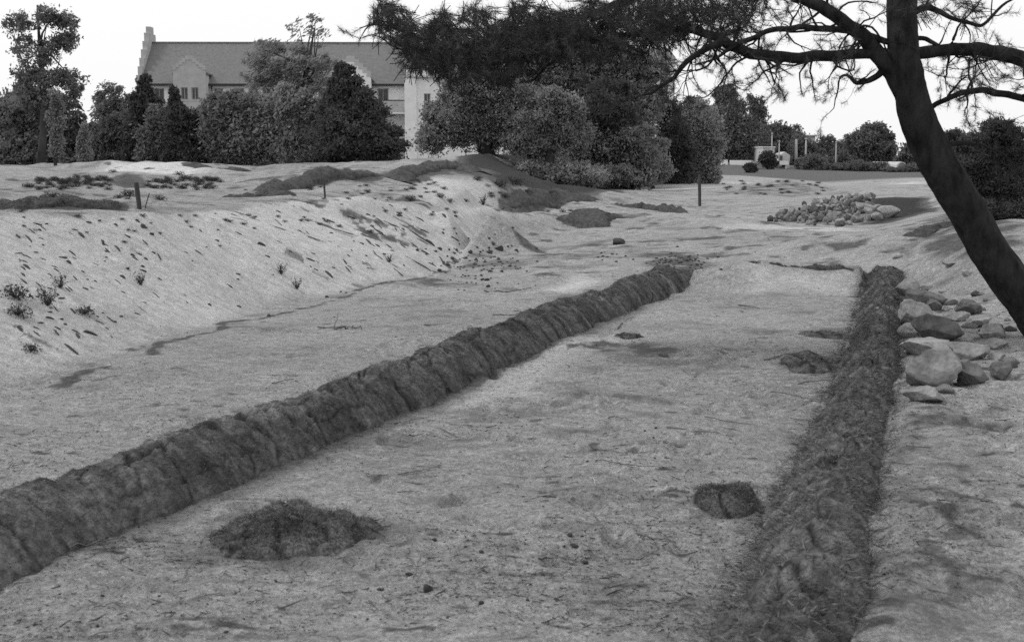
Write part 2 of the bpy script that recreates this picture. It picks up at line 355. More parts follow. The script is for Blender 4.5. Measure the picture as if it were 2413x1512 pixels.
# near floor stains
T(line_mask(Yp((1430,800,10.6),(1560,810,10.3)), .30, 3, .4)*np.clip(.9+1.2*fbm(X_/.15, Y_/.15, 3, 110), 0, 1.4), .85); T(line_mask(Yp((1440,835,10.0),(1620,865,9.6)), .25, 5, .4), .5); T(line_mask(Gp((1330,925),(1450,930),(1560,945)), .13, 6, .2), .55); T(line_mask(Gp((1480,970),(1580,985)), .10, 7, .2), .5); T(line_mask(Gp((2150,1040),(2300,1100),(2380,1180)), .12, 8, .2)*.8, .5)
T(poly_mask(Gp((1500,1250),(1620,1210),(1750,1260),(1700,1500),(1350,1512),(1400,1400)), .3, .8, 11)*(.5+.6*n2), .6)
T(poly_mask(Gp((1100,940),(1400,960),(1750,1060),(1650,1130),(1250,1140),(1000,1080)), .5, .8, 12)*(.5+.8*n2), .55)
T(poly_mask(Gp((2120,960),(2380,960),(2380,1512),(2020,1512),(2060,1200)), .12, .2, 13)*np.clip(.70+.5*n2+1.5*fbm(X_/.11, Y_/.09, 3, 90), 0, 1.5), .55)
T(line_mask(L_z((150,905,0),(330,845,0),(560,760,0),(700,725,0),(850,684,0),(1010,655,0)), .055, 14, .22)*np.clip(.2+2.2*(n2+.25)+1.2*fbm(X_/.15, Y_/.15, 3, 15), 0, 1.1), 1.1)
B(poly_mask(Gp((1180,880),(1350,810),(1500,790),(1300,930),(1100,960)), .25, .5, 15), .55)
B(poly_mask(Gp((1740,640),(2000,650),(1990,690),(1800,690)), .2, .3, 16), .45)
B(poly_mask(Gp((1240,690),(1330,690),(1420,660),(1380,650)), .15, .2, 17), .7)
B(poly_mask([p for p in CREST[:10]] + [p for p in TOE[10::-1]], .09, .12, 18)*np.clip(.8+.7*n3+.6*n1+.06*X_+.25, .35, 1), .74)
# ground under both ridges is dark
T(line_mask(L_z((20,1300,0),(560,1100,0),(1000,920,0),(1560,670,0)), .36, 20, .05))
# ground behind the lip: greyer, trodden
T(poly_mask(Gp((1500,520),(1760,520),(2100,540),(2110,600),(1740,605),(1650,640),(1500,600)), .5, .8, 21)*(.55+.7*n2), .42)
T(poly_mask(Gp((1500,600),(1560,585),(1650,590),(1700,615),(1640,650),(1580,640)), .3, .6, 22)*(.8+1.0*n2), 1.0)
T(poly_mask(Gp((1060,620),(1150,575),(1450,560),(1560,600),(1380,630),(1180,660)), .3, .8, 23)*(.6+1.2*n2), .55)
# plateau
T(poly_mask([p for p in DB[1:]] + [p for p in DT[:0:-1]], .05, .12, 25)*(1.1+.9*n2), 1.3)
T(poly_mask(Yp((110,455,19),(190,448,20),(180,430,23.5),(100,432,23)), .2, .4, 26), .0)
T(poly_mask(Yp((250,440,22),(330,442,22),(345,418,27),(300,408,30),(265,420,27)), .25, .5, 27), 1.3)
T(poly_mask(Yp((90,445,21.5),(240,452,20.5),(240,412,30),(150,405,33)), .5, .9, 28)*(.5+1.2*n2), .75)
T(poly_mask(Yp((360,450,21),(500,450,21.5),(540,425,26),(430,410,30),(350,425,26)), .5, .9, 29)*(.5+1.2*n2), .75)
T(poly_mask(Yp((60,415,29),(190,418,27),(200,398,37),(60,396,38)), .5, .8, 30)*(.6+.6*n2), .5)
T(line_mask(Yp((440,385,36),(500,392,35),(530,400,34),(560,393,36)), .35, 53, .6), 1.3)
T(poly_mask(Yp((960,380,38),(1090,372,38),(1120,380,36),(960,392,33)), .4, .6, 54)*(.6+.6*n2), .5)
T(line_mask(Yp((625,450,21.4),(650,455,21),(690,458,20.8)), .28, 55, .3), 1.3)
B(poly_mask(Yp((950,405,30),(1100,405,30),(1165,440,27),(1150,462,23),(1000,462,22)), .5, .6, 56)*.8, .8)
B(poly_mask(Yp((200,398,35),(250,382,37),(450,388,37),(560,402,34),(420,412,30),(230,412,30)), .4, .6, 31), .85)
T(poly_mask(Yp((500,398,37),(620,392,39),(950,380,45),(950,402,34),(700,404,33),(600,410,33)), .6, .9, 32)*(.6+.5*n2), .60)
T(poly_mask([p+np.array([0, .15, 0]) for p in RA[1:]]+[p-np.array([0, .3, 0]) for p in RB[:0:-1]], .08, .15, 33), 1.35)
T(line_mask(Yp((620,442,22.3),(660,448,21.8),(700,455,21.2)), .3, 34, .3), .6); T(line_mask(Yp((530,470,20),(590,452,21.5)), .15, 35, .2), .8)
T(poly_mask(Yp((600,470,19.8),(900,468,20.3),(920,430,26),(740,435,24)), .4, .9, 36)*(.5+.8*n2), .42)
T(line_mask([p-np.array([0, .8, 0]) for p in MC[:5]], .6, 37, .5), 1.3)
T(line_mask(Yp((965,440,25),(1000,432,26)), .4, 38, .6)*(.5+1.4*n2), .9)
T(poly_mask(Yp((1080,368,38),(1140,400,32.4),(1180,436,30.4),(1290,444,32.4),(1400,464,39),(1480,450,56),(1640,430,64),(1640,395,80),(1300,350,75),(1120,355,60)), .35, .5, 39), 1.9)  # hill grass, made extra dark to paint in the shade of its trees
T(poly_mask(LEDT + LEDB[::-1], .12, .5, 40)*(.95+.8*n2), 1.1)
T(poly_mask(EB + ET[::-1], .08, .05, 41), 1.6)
T(line_mask(L_z((1360,530,.06),(1400,515,.12),(1450,507,.2)), .45, 42, .5), .9)
# right distance
T(poly_mask(HF + HC[::-1], .5, .8, 43)*(.7+.8*n2), .75)
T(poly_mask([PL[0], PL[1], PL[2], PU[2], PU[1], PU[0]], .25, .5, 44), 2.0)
T(poly_mask(PF + PC[::-1], .25, .5, 45), .6)
B(poly_mask(Yp((1930,452,58),(2140,450,60),(2140,434,78),(1950,438,70)), 1, 1.5, 46), .9)
B(poly_mask(Yp((1580,436,60),(1760,434,66),(1740,440,56),(1600,450,52)), 1, 1.5, 46), .5)
T(poly_mask(L_z((60,515,.95),(420,500,.95),(440,520,.85),(300,545,.8),(60,560,.85)), .15, .3, 51)*(.45+1.1*n2), .7)
T(poly_mask(L_z((600,480,.9),(1000,490,.75),(1050,540,.5),(860,520,.7),(640,505,.8)), .15, .3, 52)*(.5+1.2*n2), .75)
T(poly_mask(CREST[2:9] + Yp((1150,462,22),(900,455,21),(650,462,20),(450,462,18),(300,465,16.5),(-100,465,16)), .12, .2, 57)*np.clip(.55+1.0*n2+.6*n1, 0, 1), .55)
T(line_mask(L_z((830,684,0),(940,665,0),(1010,652,0),(1062,632,0),(1075,610,0)), .06, 58, .12)*np.clip(.7+1.5*fbm(X_/.12, Y_/.12, 3, 16), 0, 1), 1.2)
B(poly_mask(Gp((1700,540),(1990,545),(2050,535),(1800,530),(1740,522)), .3, .6, 47), .55)
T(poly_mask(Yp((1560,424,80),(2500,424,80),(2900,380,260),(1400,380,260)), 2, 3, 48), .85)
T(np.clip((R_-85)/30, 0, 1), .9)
T(poly_mask(Gp((2130,640),(2260,600),(2390,600),(2390,490),(2230,500),(2160,560)), .2, .5, 49)*(.75+1.0*n2), .95)
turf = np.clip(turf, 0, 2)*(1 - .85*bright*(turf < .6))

nI, nJ = X_.shape
V = np.stack([X_, Y_, Z_], -1).reshape(-1, 3)
I, J = np.meshgrid(np.arange(nI-1), np.arange(nJ-1), indexing='ij'); a = (I*nJ+J).ravel()
Fq = np.stack([a, a+nJ, a+nJ+1, a+1], 1)
def ground_mat():
    m = bpy.data.materials.new('sand_and_turf'); m.use_nodes = True; n = m.node_tree; N = n.nodes; Lk = n.links
    bs = N['Principled BSDF']; bs.inputs['Roughness'].default_value = 1; bs.inputs['Specular IOR Level'].default_value = .1
    tc = N.new('ShaderNodeTexCoord')
    def noise(s, d=6, r=.6, st=None):
        t = N.new('ShaderNodeTexNoise'); t.inputs['Scale'].default_value = s; t.inputs['Detail'].default_value = d; t.inputs['Roughness'].default_value = r
        if st:
            mp = N.new('ShaderNodeMapping'); mp.inputs['Scale'].default_value = st; Lk.new(tc.outputs['Object'], mp.inputs[0]); Lk.new(mp.outputs[0], t.inputs['Vector'])
        else: Lk.new(tc.outputs['Object'], t.inputs['Vector'])
        return t.outputs['Fac']
    def ramp(f, p0, p1, a, b):
        r = N.new('ShaderNodeMapRange'); r.inputs[1].default_value = p0; r.inputs[2].default_value = p1; r.inputs[3].default_value = a; r.inputs[4].default_value = b; Lk.new(f, r.inputs[0]); return r.outputs[0]
    def mix(f, A, Bc):
        x = N.new('ShaderNodeMix'); x.data_type = 'FLOAT'; 
        for s, val in ((0, f), (2, A), (3, Bc)):
            if isinstance(val, float): x.inputs[s].default_value = val
            else: Lk.new(val, x.inputs[s])
        return x.outputs[0]
    def mul(A, Bc, op='MULTIPLY'):
        x = N.new('ShaderNodeMath'); x.operation = op
        for s, val in ((0, A), (1, Bc)):
            if isinstance(val, float): x.inputs[s].default_value = val
            else: Lk.new(val, x.inputs[s])
        return x.outputs[0]
    at = N.new('ShaderNodeAttribute'); at.attribute_name = 'turf'; ab = N.new('ShaderNodeAttribute'); ab.attribute_name = 'bright'
    big = ramp(noise(.45, 8, .7), .3, .7, .80, 1.15)
    grain = ramp(noise(130, 3, .85), .3, .7, .60, 1.36)
    speck = ramp(noise(30, 5, .8, (1, 2.2, 1)), .60, .68, 1.0, .40)
    mid = ramp(noise(7, 8, .8, (1, 1.5, 1)), .3, .72, 1.30, .58)
    sand = mul(mul(mul(mul(mul(mul(.355, big), grain), speck), mid), ramp(noise(26, 5, .85), .3, .7, 1.40, .56)), ramp(noise(60, 3, .9), .32, .68, .66, 1.36))
    sand2 = mul(mul(mul(.62, ramp(noise(60, 3, .9), .32, .68, .66, 1.34)), mid), ramp(noise(34, 4, .75), .66, .72, 1.0, .6))
    base = mix(ab.outputs['Fac'], sand, sand2)
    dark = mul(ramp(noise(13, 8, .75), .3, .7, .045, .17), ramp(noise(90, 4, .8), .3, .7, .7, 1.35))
    dark = mul(dark, ramp(at.outputs['Fac'], 1.0, 2.0, 1.0, .38))  # over one deepens the turf colour; on the hill this includes painted tree shade
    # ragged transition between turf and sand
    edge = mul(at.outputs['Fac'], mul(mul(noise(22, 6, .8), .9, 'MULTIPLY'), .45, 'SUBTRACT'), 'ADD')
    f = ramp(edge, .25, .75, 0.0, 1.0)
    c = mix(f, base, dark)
    cc = N.new('ShaderNodeCombineColor'); [Lk.new(c, cc.inputs[k]) for k in range(3)]
    Lk.new(cc.outputs[0], bs.inputs['Base Color'])
    h = mul(mul(noise(14, 8, .75), 1.0), mul(noise(70, 4, .8), .35), 'ADD')
    bp = N.new('ShaderNodeBump'); bp.inputs['Strength'].default_value = .9; bp.inputs['Distance'].default_value = .055
    Lk.new(h, bp.inputs['Height']); Lk.new(bp.outputs[0], bs.inputs['Normal'])
    return m
M['ground'] = ground_mat()
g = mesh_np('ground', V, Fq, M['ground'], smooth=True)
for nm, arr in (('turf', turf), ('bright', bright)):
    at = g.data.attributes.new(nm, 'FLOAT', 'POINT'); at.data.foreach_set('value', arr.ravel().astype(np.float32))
tag(g, 'sandy excavated ground with banks, hollows and dark turf patches', kind='structure'); g['label'] = 'pale sandy ground with banks, hollows and grassy patches'

# ------------------------------------------------------------------ blades scattered on a surface
def blades(P, Dn, L, wd, rng, curl=.35, up=None):
    """P base (n,3), Dn unit direction (n,3): thin two-segment blades -> V, F."""
    n = len(P); r = rng.normal(size=(n, 3)); side = np.cross(Dn, r); side /= np.linalg.norm(side, axis=1, keepdims=True)+1e-9
    L = L[:, None]; wd = wd[:, None]; bend = rng.normal(size=(n, 3))*curl
    mid = P + Dn*L*.55 + bend*L*.12; tip = P + Dn*L*(1-.1) + bend*L*.6
    tip[:, 2] = np.maximum(tip[:, 2], P[:, 2]-.01)
    V = np.stack([P-side*wd, P+side*wd, mid+side*wd*.7, mid-side*wd*.7, tip], 1).reshape(-1, 3)
    b = np.arange(n)*5
    F4 = np.stack([b, b+1, b+2, b+3], 1); F3 = np.stack([b+3, b+2, b+4, b+4], 1)
    return V, [tuple(map(int, q)) for q in F4] + [tuple(map(int, q[:3])) for q in F3]
def blade_obj(name, P, Dn, L, wd, m, parent, rng, curl=.35):
    n = len(P); r = rng.normal(size=(n, 3)); side = np.cross(Dn, r); side /= np.linalg.norm(side, axis=1, keepdims=True)+1e-9
    L = L[:, None]; wd = wd[:, None]; bend = rng.normal(size=(n, 3))*curl
    mid = P + Dn*L*.5 + bend*L*.15; tip = P + Dn*L*.95 + bend*L*.6
    V = np.stack([P-side*wd, P+side*wd, mid, tip], 1).reshape(-1, 3); b = np.arange(n)*4
    F = np.concatenate([np.stack([b, b+1, b+2], 1), np.stack([b+1, b+3, b+2], 1)])
    return mesh_np(name, V, F, m, parent)
def norm(a): return a/(np.linalg.norm(a, axis=-1, keepdims=True)+1e-9)

# ------------------------------------------------------------------ turf ridges (sweeps with turf blocks)
def ridge(name, label, path, half_l, half_r, hgt, seed, crack=.3, rough=.03, nbl=26000, dry=.3, zoff=-.02, endtaper=.5, blen=.06, lay=0):
    rng = np.random.default_rng(seed); P = np.array([[p[0], p[1]] for p in path]); seg = np.hypot(*np.diff(P, axis=0).T); S = np.concatenate([[0], np.cumsum(seg)])
    ns = int(S[-1]/.018); nt_ = 72; s = np.linspace(0, S[-1], ns)
    cx = np.interp(s, S, P[:, 0]); cy = np.interp(s, S, P[:, 1])
    for _ in range(30): cx[1:-1] = (cx[:-2]+2*cx[1:-1]+cx[2:])/4; cy[1:-1] = (cy[:-2]+2*cy[1:-1]+cy[2:])/4
    tx, ty = np.gradient(cx), np.gradient(cy); l = np.hypot(tx, ty); nx, ny = -ty/l, tx/l       # n points left of travel
    t = np.linspace(-1, 1, nt_); SS, TT = np.meshgrid(s, t, indexing='ij')
    wob = 1 + .20*vnoise(s/.7, s*0, seed)[:, None] + .22*vnoise(s/.25+40*(TT > 0), s*0, seed+1)[:, None] if False else 1 + .24*vnoise(np.broadcast_to((s/.6)[:, None], TT.shape)+40*(TT > 0), TT*0, seed) + .20*vnoise(np.broadcast_to((s/.18)[:, None], TT.shape)+40*(TT > 0), TT*0, seed+1)
    off = np.where(TT > 0, TT*half_l, TT*half_r)*wob
    X = cx[:, None] + nx[:, None]*off; Y = cy[:, None] + ny[:, None]*off
    prof = np.clip(1-np.abs(TT)**1.75, 0, 1)**.85
    taper = np.clip((S[-1]-s)/endtaper, 0, 1)**.6
    # turf blocks: cracks across the slope that shear slightly with height, plus a few lengthwise
    q = SS/crack + .8*vnoise(SS/.5, TT*1.5, seed+3) - .45*TT + .22*fbm(SS/.09, TT*4, 3, seed+33)
    cr = np.abs(q-np.round(q)); q2 = TT*1.3 + .7*vnoise(SS/.6, TT, seed+4) + .2*fbm(SS/.12, TT*5, 3, seed+35); cr2 = np.abs(q2-np.round(q2))
    blk = _hash(np.floor(q+.5).astype(np.int64), np.floor(q2+.5).astype(np.int64), seed)
    present = (vnoise(SS/.35+9, TT*1.2, seed+8) > -.12)
    cut = np.exp(-(cr/.05)**2)*present*.9 + .6*np.exp(-(cr2/.035)**2)*(vnoise(SS/.4, TT+5, seed+9) > .08)
    z = hgt*prof*taper[:, None]*(1+.20*vnoise(s/.9, s*0, seed+2)[:, None]+.12*vnoise(s/.3, s*0, seed+22)[:, None]) + prof*taper[:, None]*(rough*fbm(SS/.13, off/.2, 4, seed+5) + .7*rough*fbm(SS/.045, off/.06, 2, seed+6) + .022*(blk-.5)) - cut*.032*prof
    Z = H(X, Y) + z + zoff*(1-prof)
    V = np.stack([X, Y, Z], -1).reshape(-1, 3); I, J = np.meshgrid(np.arange(ns-1), np.arange(nt_-1), indexing='ij'); a = (I*nt_+J).ravel()
    o = mesh_np(name, V, np.stack([a, a+nt_, a+nt_+1, a+1], 1), M['turf'], smooth=True)
    set_tone(o, (.72+.55*blk)*(1-.8*np.clip(cut, 0, 1))*np.clip(1+.9*fbm(SS/.10, off/.3, 4, seed+20), .3, 2))
    tag(o, label, 'turf ridge')
    # grass lying on it
    k = (rng.random(nbl)**1.0*(ns-1)).astype(int); j = np.clip((rng.beta(1.1, 1.1, nbl)*nt_).astype(int), 1, nt_-2)
    ok = (vnoise(s[k]/.13, t[j]*3, seed+12) + rng.uniform(-.25, .25, nbl)) > -.12; k = k[ok]; j = j[ok]
    base = V.reshape(ns, nt_, 3)[k, j]
    st_ = rng.random(len(k)) < .11; qv = rng.uniform(1.0, 1.0+.55*rng.random(len(k))**1.5); ov_ = np.where(t[j] > 0, half_l, -half_r)*qv; gx = cx[k]+nx[k]*ov_; gy = cy[k]+ny[k]*ov_; base = np.where(st_[:, None], np.stack([gx, gy, H(gx, gy)+.004], 1), base)
    dn = np.where(t[j] > 0, 1., -1.)[:, None]
    D = np.stack([nx[k]*dn[:, 0], ny[k]*dn[:, 0], np.full(len(k), .1)], 1)*(1+lay) + rng.normal(size=(len(k), 3))*[.8, .8, .3] + [0, 0, .02]; D = norm(D)
    Lg = rng.uniform(.35, 1.2, len(k))*blen; isd = rng.random(len(k)) < dry
    for nm, mm, sel in (('grass', M['blade_dark'], ~isd), ('dry_grass', M['blade_dry'], isd)):
        bo = blade_obj(nm, base[sel], D[sel], Lg[sel], rng.uniform(.0005, .0011, sel.sum())*(1+base[sel][:, 1]*.08), mm, o, rng, .16); bo['kind'] = 'stuff'
    return o
mid_path = [np.array([-2.9, 2.2, 0])] + L_z((-60,1330,.0),(20,1285,0),(200,1215,0),(330,1170,0),(560,1075,0),(800,985,0),(960,915,0),(1080,868,0),(1200,818,0),(1350,752,0),(1480,708,0),(1590,668,0))
ridge('turf_ridge', 'long low ridge of dark turf blocks running from lower left to the middle', mid_path, .28, .30, .22, 11, crack=.28, nbl=110000, dry=.3, blen=.026, rough=.034)
rp = [np.array([-.26, .6, 0])] + L_z((1868,1463,.1),(1912,1310,.1),(1953,1171,.1),(1975,1090,.1),(2012,980,.1),(2046,880,.1),(2068,790,.1),(2080,700,.1),(2084,640,.1))
ridge('turf_ridge', 'shaggy grass ridge on the right beside the row of boulders', rp, .25, .21, .15, 31, crack=.4, rough=.085, nbl=140000, dry=.36, blen=.05, lay=-.3, endtaper=.3)
# ------------------------------------------------------------------ trees and bushes
def leaves(blobs, n, size, rng, aspect=1.6, clump=.16, wind=None, shell=.55):
    """blobs: (centre xyz, radii xyz, weight).  Leaf quads gathered in clumps through each blob's volume."""
    Wt = np.array([b[2] for b in blobs], float); Wt /= Wt.sum(); Cs = []
    for b, wt in zip(blobs, Wt):
        m = int(n*wt); nc = max(5, m//70)
        d = norm(rng.normal(size=(nc, 3))); rr = (shell + (1-shell)*rng.random(nc))[:, None]
        # uneven outline: lobes push the surface in and out
        lob = 1 + .22*np.sin(d[:, 0:1]*5+b[0][0]) * np.cos(d[:, 2:3]*6+b[0][1]) + rng.normal(size=(nc, 1))*.07
        cc = np.array(b[0]) + d*rr*lob*np.array(b[1])
        k = rng.integers(0, nc, m); rad = clump*min(b[1]); p = cc[k] + rng.normal(size=(m, 3))*rad*(.6+.8*rng.random(nc))[k][:, None]*[1, 1, .85]
        far_ = rng.random(m) < .10; p[far_] = np.array(b[0]) + (p[far_]-np.array(b[0]))*rng.uniform(1.0, 1.3, far_.sum())[:, None]
        ms = int(m*.16); ns_ = 70; ds = norm(rng.normal(size=(ns_, 3)) + [0, 0, .7]); si = rng.integers(0, ns_, ms); q_ = rng.random(ms)**1.4; Ls = rng.uniform(.15, .45, ns_)[si]
        p[:ms] = np.array(b[0]) + ds[si]*np.array(b[1])*(.85 + Ls*q_)[:, None] + np.array([0, 0, 1])*(Ls*q_*min(b[1])*.5)[:, None] + rng.normal(size=(ms, 3))*min(b[1])*.035*(1.2-q_)[:, None]
        Cs.append(p)
    P = np.concatenate(Cs); m = len(P)
    u = norm(rng.normal(size=(m, 3))) if wind is None else norm(np.array(wind) + rng.normal(size=(m, 3))*.45)
    r = rng.normal(size=(m, 3)); v = norm(np.cross(u, r)); s = (size*rng.uniform(.5, 1.25, m))[:, None]
    u = u*s*aspect*.5; v = v*s*.5
    V = np.stack([P-u, P+v*.8-u*.1, P+u, P-v*.8+u*.1], 1).reshape(-1, 3); b = np.arange(m)*4
    return V, np.stack([b, b+1, b+2, b+3], 1)
def tree(name, label, cat, base, blobs_px, n, size, lm, group=None, trunk=None, seed=1, limbs=5, wind=None, clump=.16, shell=.55, aspect=1.6, depth=.8, tm='bark_far', trunk_to=None, skirt=0, fine=1.5):
    """base (u, v, Y): foot of the trunk; blobs (u, v, ru, rv[, weight]) at the same distance."""
    rng = np.random.default_rng(seed); bu, bv, Y = base; B0 = atY(bu, bv, Y); B0[2] = float(H(B0[0], B0[1])) if bv is None or True else B0[2]
    e = empty(name, B0, label, cat, group); blobs = []; blobs_px = list(blobs_px)
    n = int(n*3.2*fine); size = size*.52/math.sqrt(fine)
    for bl in blobs_px:
        dY = rng.uniform(-.5, .5)*bl[2]/F*Y*.8; c = atY(bl[0], bl[1], Y); c[1] += dY; k = Y/F
        blobs.append((c, (bl[2]*k, bl[2]*k*depth, bl[3]*k), (bl[4] if len(bl) > 4 else 1)*bl[2]*bl[3]))
    extra = []
    for c, r3, wt in blobs:
        for q in range(6):
            d = norm(rng.normal(size=3)); d[2] = abs(d[2])*.9 if rng.random() < .7 else d[2]; sc_ = rng.uniform(.28, .5); extra.append((np.array(c)+d*np.array(r3)*rng.uniform(.75, 1.12), tuple(np.array(r3)*sc_*[1, 1, 1.15]), wt*.13))
    n_main = len(blobs); blobs = blobs + extra
    if skirt: blobs = blobs + [(B0 + np.array([q*skirt*Y/F*.5, -.3*abs(q), 16*Y/F]), (skirt*Y/F*.75, skirt*Y/F*.5, 26*Y/F), skirt*20) for q in (-1, 0, 1)]
    V, Fc = leaves(blobs, n, size, rng, clump=clump, wind=wind, shell=shell, aspect=aspect)
    gz = H(V[:, 0], V[:, 1]); V[:, 2] = np.maximum(V[:, 2], gz + .02)
    mesh_np('crown', V, Fc, M[lm], e)
    r = trunk or .12; top = max(blobs, key=lambda b: b[0][2]); tc = np.array(trunk_to) if trunk_to is not None else np.array(top[0])
    mb = MB(); pts = [B0 - [0, 0, .1]]
    for f in (.25, .5, .75, 1): pts.append(B0*(1-f) + tc*f + rng.normal(size=3)*.12*np.linalg.norm(tc-B0)*.15)
    mb.tube(pts, [r*1.15, r*.9, r*.7, r*.45, r*.15], 7); mb.build('trunk', M[tm], e, True, True)
    if limbs:
        for i in range(limbs):
            mb = MB(); b = blobs[i % n_main]; s = pts[1+i % 3]; t = np.array(b[0]) + rng.normal(size=3)*np.array(b[1])*.4; md = (np.array(s)+t)/2 + rng.normal(size=3)*.15
            mb.tube([s, md, t], [r*.4, r*.25, r*.06], 5); mb.build('limb', M[tm], e, True, True)
    return e
S_ = tree
# left: tall airy tree and the dark trees below it
tree('deciduous_tree', 'tall airy tree at the far left with leaf clusters against the sky', 'tree', (95,388,44), [(50,60,30,26,1),(110,48,30,26,1),(150,62,26,30,1.1),(160,100,30,22,1),(62,118,30,26,.8),(118,115,34,24,.8),(60,185,34,30,1),(112,190,36,26,1.2),(160,185,34,22,1.1),(175,215,24,20,1),(60,240,36,24,1.2),(120,245,44,24,1.2),(165,250,24,20,1),(90,150,26,20,.7)], 3600, .17, 'leaf_dark', seed=3, trunk=.14, limbs=12, shell=.1, clump=.3, aspect=1.8)
tree('deciduous_tree', 'dark dense tree filling the far left edge under the airy crown', 'tree', (70,392,46), [(40,300,55,80,1),(100,310,60,85,1),(150,335,40,60,1),(60,360,60,40,1)], 15000, .24, 'leaf_dark', seed=4, trunk=.2, skirt=70)
tree('young_tree', 'slim pale young tree standing before the dark trees at far left', 'tree', (132,398,38), [(132,350,14,38,1),(130,290,18,32,.8),(134,240,14,26,.6)], 1500, .14, 'leaf_mid', seed=5, trunk=.05, limbs=4, shell=.1, clump=.4)
tree('young_tree', 'small windblown airy tree between far left trees and the building gable', 'tree', (262,385,50), [(262,215,22,18,1),(240,235,18,16,.8),(285,240,24,18,1),(255,265,34,22,1.2),(300,265,18,22,1),(275,290,42,20,1.5)], 1700, .16, 'leaf_dark', seed=6, trunk=.08, limbs=8, shell=.1, clump=.35, aspect=2.2, wind=(1, 0, .6))
tree('young_tree', 'slim pale sapling at the left foot of the tree belt', 'tree', (196,396,39), [(196,350,14,34,1),(196,310,10,18,.6)], 900, .13, 'leaf_mid', seed=7, trunk=.04, limbs=3, shell=.1, clump=.4)
belt = [
 ('dark bush at the left end of the belt under the small airy tree', (215,392,50), [(185,352,44,40),(225,345,44,46)], 'leaf_dark', 'bush'),
 ('mid grey bush right of the left gap in the trees', (270,392,49), [(262,335,44,52),(300,330,40,58)], 'leaf_dark', 'bush'),
 ('dark slender conifer rising over the left end of the roof eave', (345,392,48), [(342,215,15,32),(338,250,26,38),(345,300,42,56),(350,355,50,44)], 'leaf_conifer', 'conifer'),
 ('broad rounded bush below the two building windows', (400,393,47), [(385,290,34,34),(415,300,34,40),(395,345,55,50)], 'leaf_dark', 'bush'),
 ('dark pointed conifer in front of the dormer gable left edge', (432,394,46), [(412,232,12,22),(412,262,18,26),(430,300,34,40),(438,350,46,46)], 'leaf_conifer', 'conifer'),
 ('low broad bush in front of the dormer gable', (487,395,47), [(470,290,30,26),(500,290,32,34),(485,340,55,56)], 'leaf_dark', 'bush'),
 ('wide leafy tree before the eave right of the dormer gable', (545,396,46), [(520,268,40,36),(560,262,44,34),(550,320,62,70)], 'leaf_dark', 'tree'),
 ('wide mid grey bushy tree under the windblown tree', (625,396,46), [(600,275,46,42),(650,275,46,44),(625,330,66,66)], 'leaf_mid', 'tree'),
 ('leafy bush left of the dark conifer with pale leaf patches', (705,396,45), [(690,270,42,50),(730,290,36,50),(705,340,58,58)], 'leaf_mid', 'bush'),
 ('small dark bush at the foot of the dark conifer', (760,396,45), [(755,330,40,60)], 'leaf_dark', 'bush'),
]
for i, (lb, bs_, bl, lm, ct) in enumerate(belt):
    ar = sum(b[2]*b[3] for b in bl); cn = lm == 'leaf_conifer'
    tree('conifer' if cn else ('deciduous_tree' if ct == 'tree' else 'bush'), lb, ct, bs_, bl, int(ar*1.9), .20 if cn else .24, lm, group='belt of trees and bushes before the building', seed=20+i, trunk=.12, limbs=3, clump=.2, skirt=38)
tree('deciduous_tree', 'loose windblown tree whose thin shoots rise above the roof ridge', 'tree', (700,394,49), [(735,50,26,12,.28),(752,80,26,12,.3),(700,70,20,22,.22),(745,110,24,10,.2),(690,120,36,20,.8),(625,120,34,22,.6),(600,140,30,16,.6),(650,165,46,26,1),(720,165,44,24,1),(765,150,24,20,.6),(610,190,34,20,.8),(680,205,56,24,1.1),(750,200,34,22,.9)], 2000, .17, 'leaf_mid', seed=41, trunk=.16, limbs=14, shell=.08, clump=.4, aspect=2.4, wind=(1, 0, .75), trunk_to=atY(735, 70, 49))
tree('conifer', 'big dark conifer with pointed top in front of the roof and balconies', 'conifer', (830,398,43), [(808,172,18,22,1.2),(812,205,36,24,1.1),(825,240,58,32),(835,280,76,36),(835,320,88,38),(835,358,92,36)], 22000, .18, 'leaf_conifer', seed=42, trunk=.22, clump=.22, shell=.45)
# big light broadleaved trees on the hill
tree('deciduous_tree', 'pale leafy willow like tree on the left part of the dark hill', 'tree', (1150,364,47), [(1075,250,42,44),(1110,215,54,46),(1170,230,60,56),(1030,290,42,38),(1090,290,60,50),(1015,335,36,24),(1160,305,60,46),(1200,250,52,50)], 20000, .19, 'leaf_light', seed=43, trunk=.3, limbs=8, clump=.24)
tree('deciduous_tree', 'tallest broad tree behind the hill centre with its crown under the pine branches', 'tree', (1300,375,58), [(1180,150,60,50),(1260,130,90,60),(1370,150,90,60),(1470,180,60,60),(1250,230,90,60),(1370,250,80,60),(1480,260,70,60),(1545,190,30,55)], 26000, .27, 'leaf_mid', seed=44, trunk=.35, limbs=8, clump=.2, skirt=90)
tree('deciduous_tree', 'rounded pale tree in the middle of the hill right of the willow like tree', 'tree', (1290,385,46), [(1235,330,38,28),(1275,285,36,28),(1310,312,40,32),(1340,258,34,32),(1262,345,50,26),(1362,320,38,34),(1300,238,38,28),(1225,290,30,26)], 13000, .20, 'leaf_mid', seed=45, trunk=.2, limbs=5, clump=.24, skirt=110)
tree('conifer', 'dark pine half hidden among the pale trees on the hill', 'conifer', (1440,420,52), [(1440,230,40,40),(1430,275,66,40),(1400,320,60,40),(1450,330,60,40),(1240,300,26,60,.8)], 12000, .19, 'leaf_conifer', seed=46, trunk=.2, clump=.22, skirt=60)
tree('bush', 'mid grey bush at the foot of the hill hanging down to the sand', 'bush', (1470,436,52), [(1380,380,54,44),(1440,390,56,46),(1500,375,50,48),(1460,340,60,40)], 17000, .21, 'leaf_mid', seed=47, trunk=.15, clump=.22)
tree('bush', 'lower dark bush at the foot of the hill', 'bush', (1420,444,50), [(1400,420,50,22),(1460,416,44,22)], 6000, .19, 'leaf_dark', seed=48, trunk=.08, clump=.22)
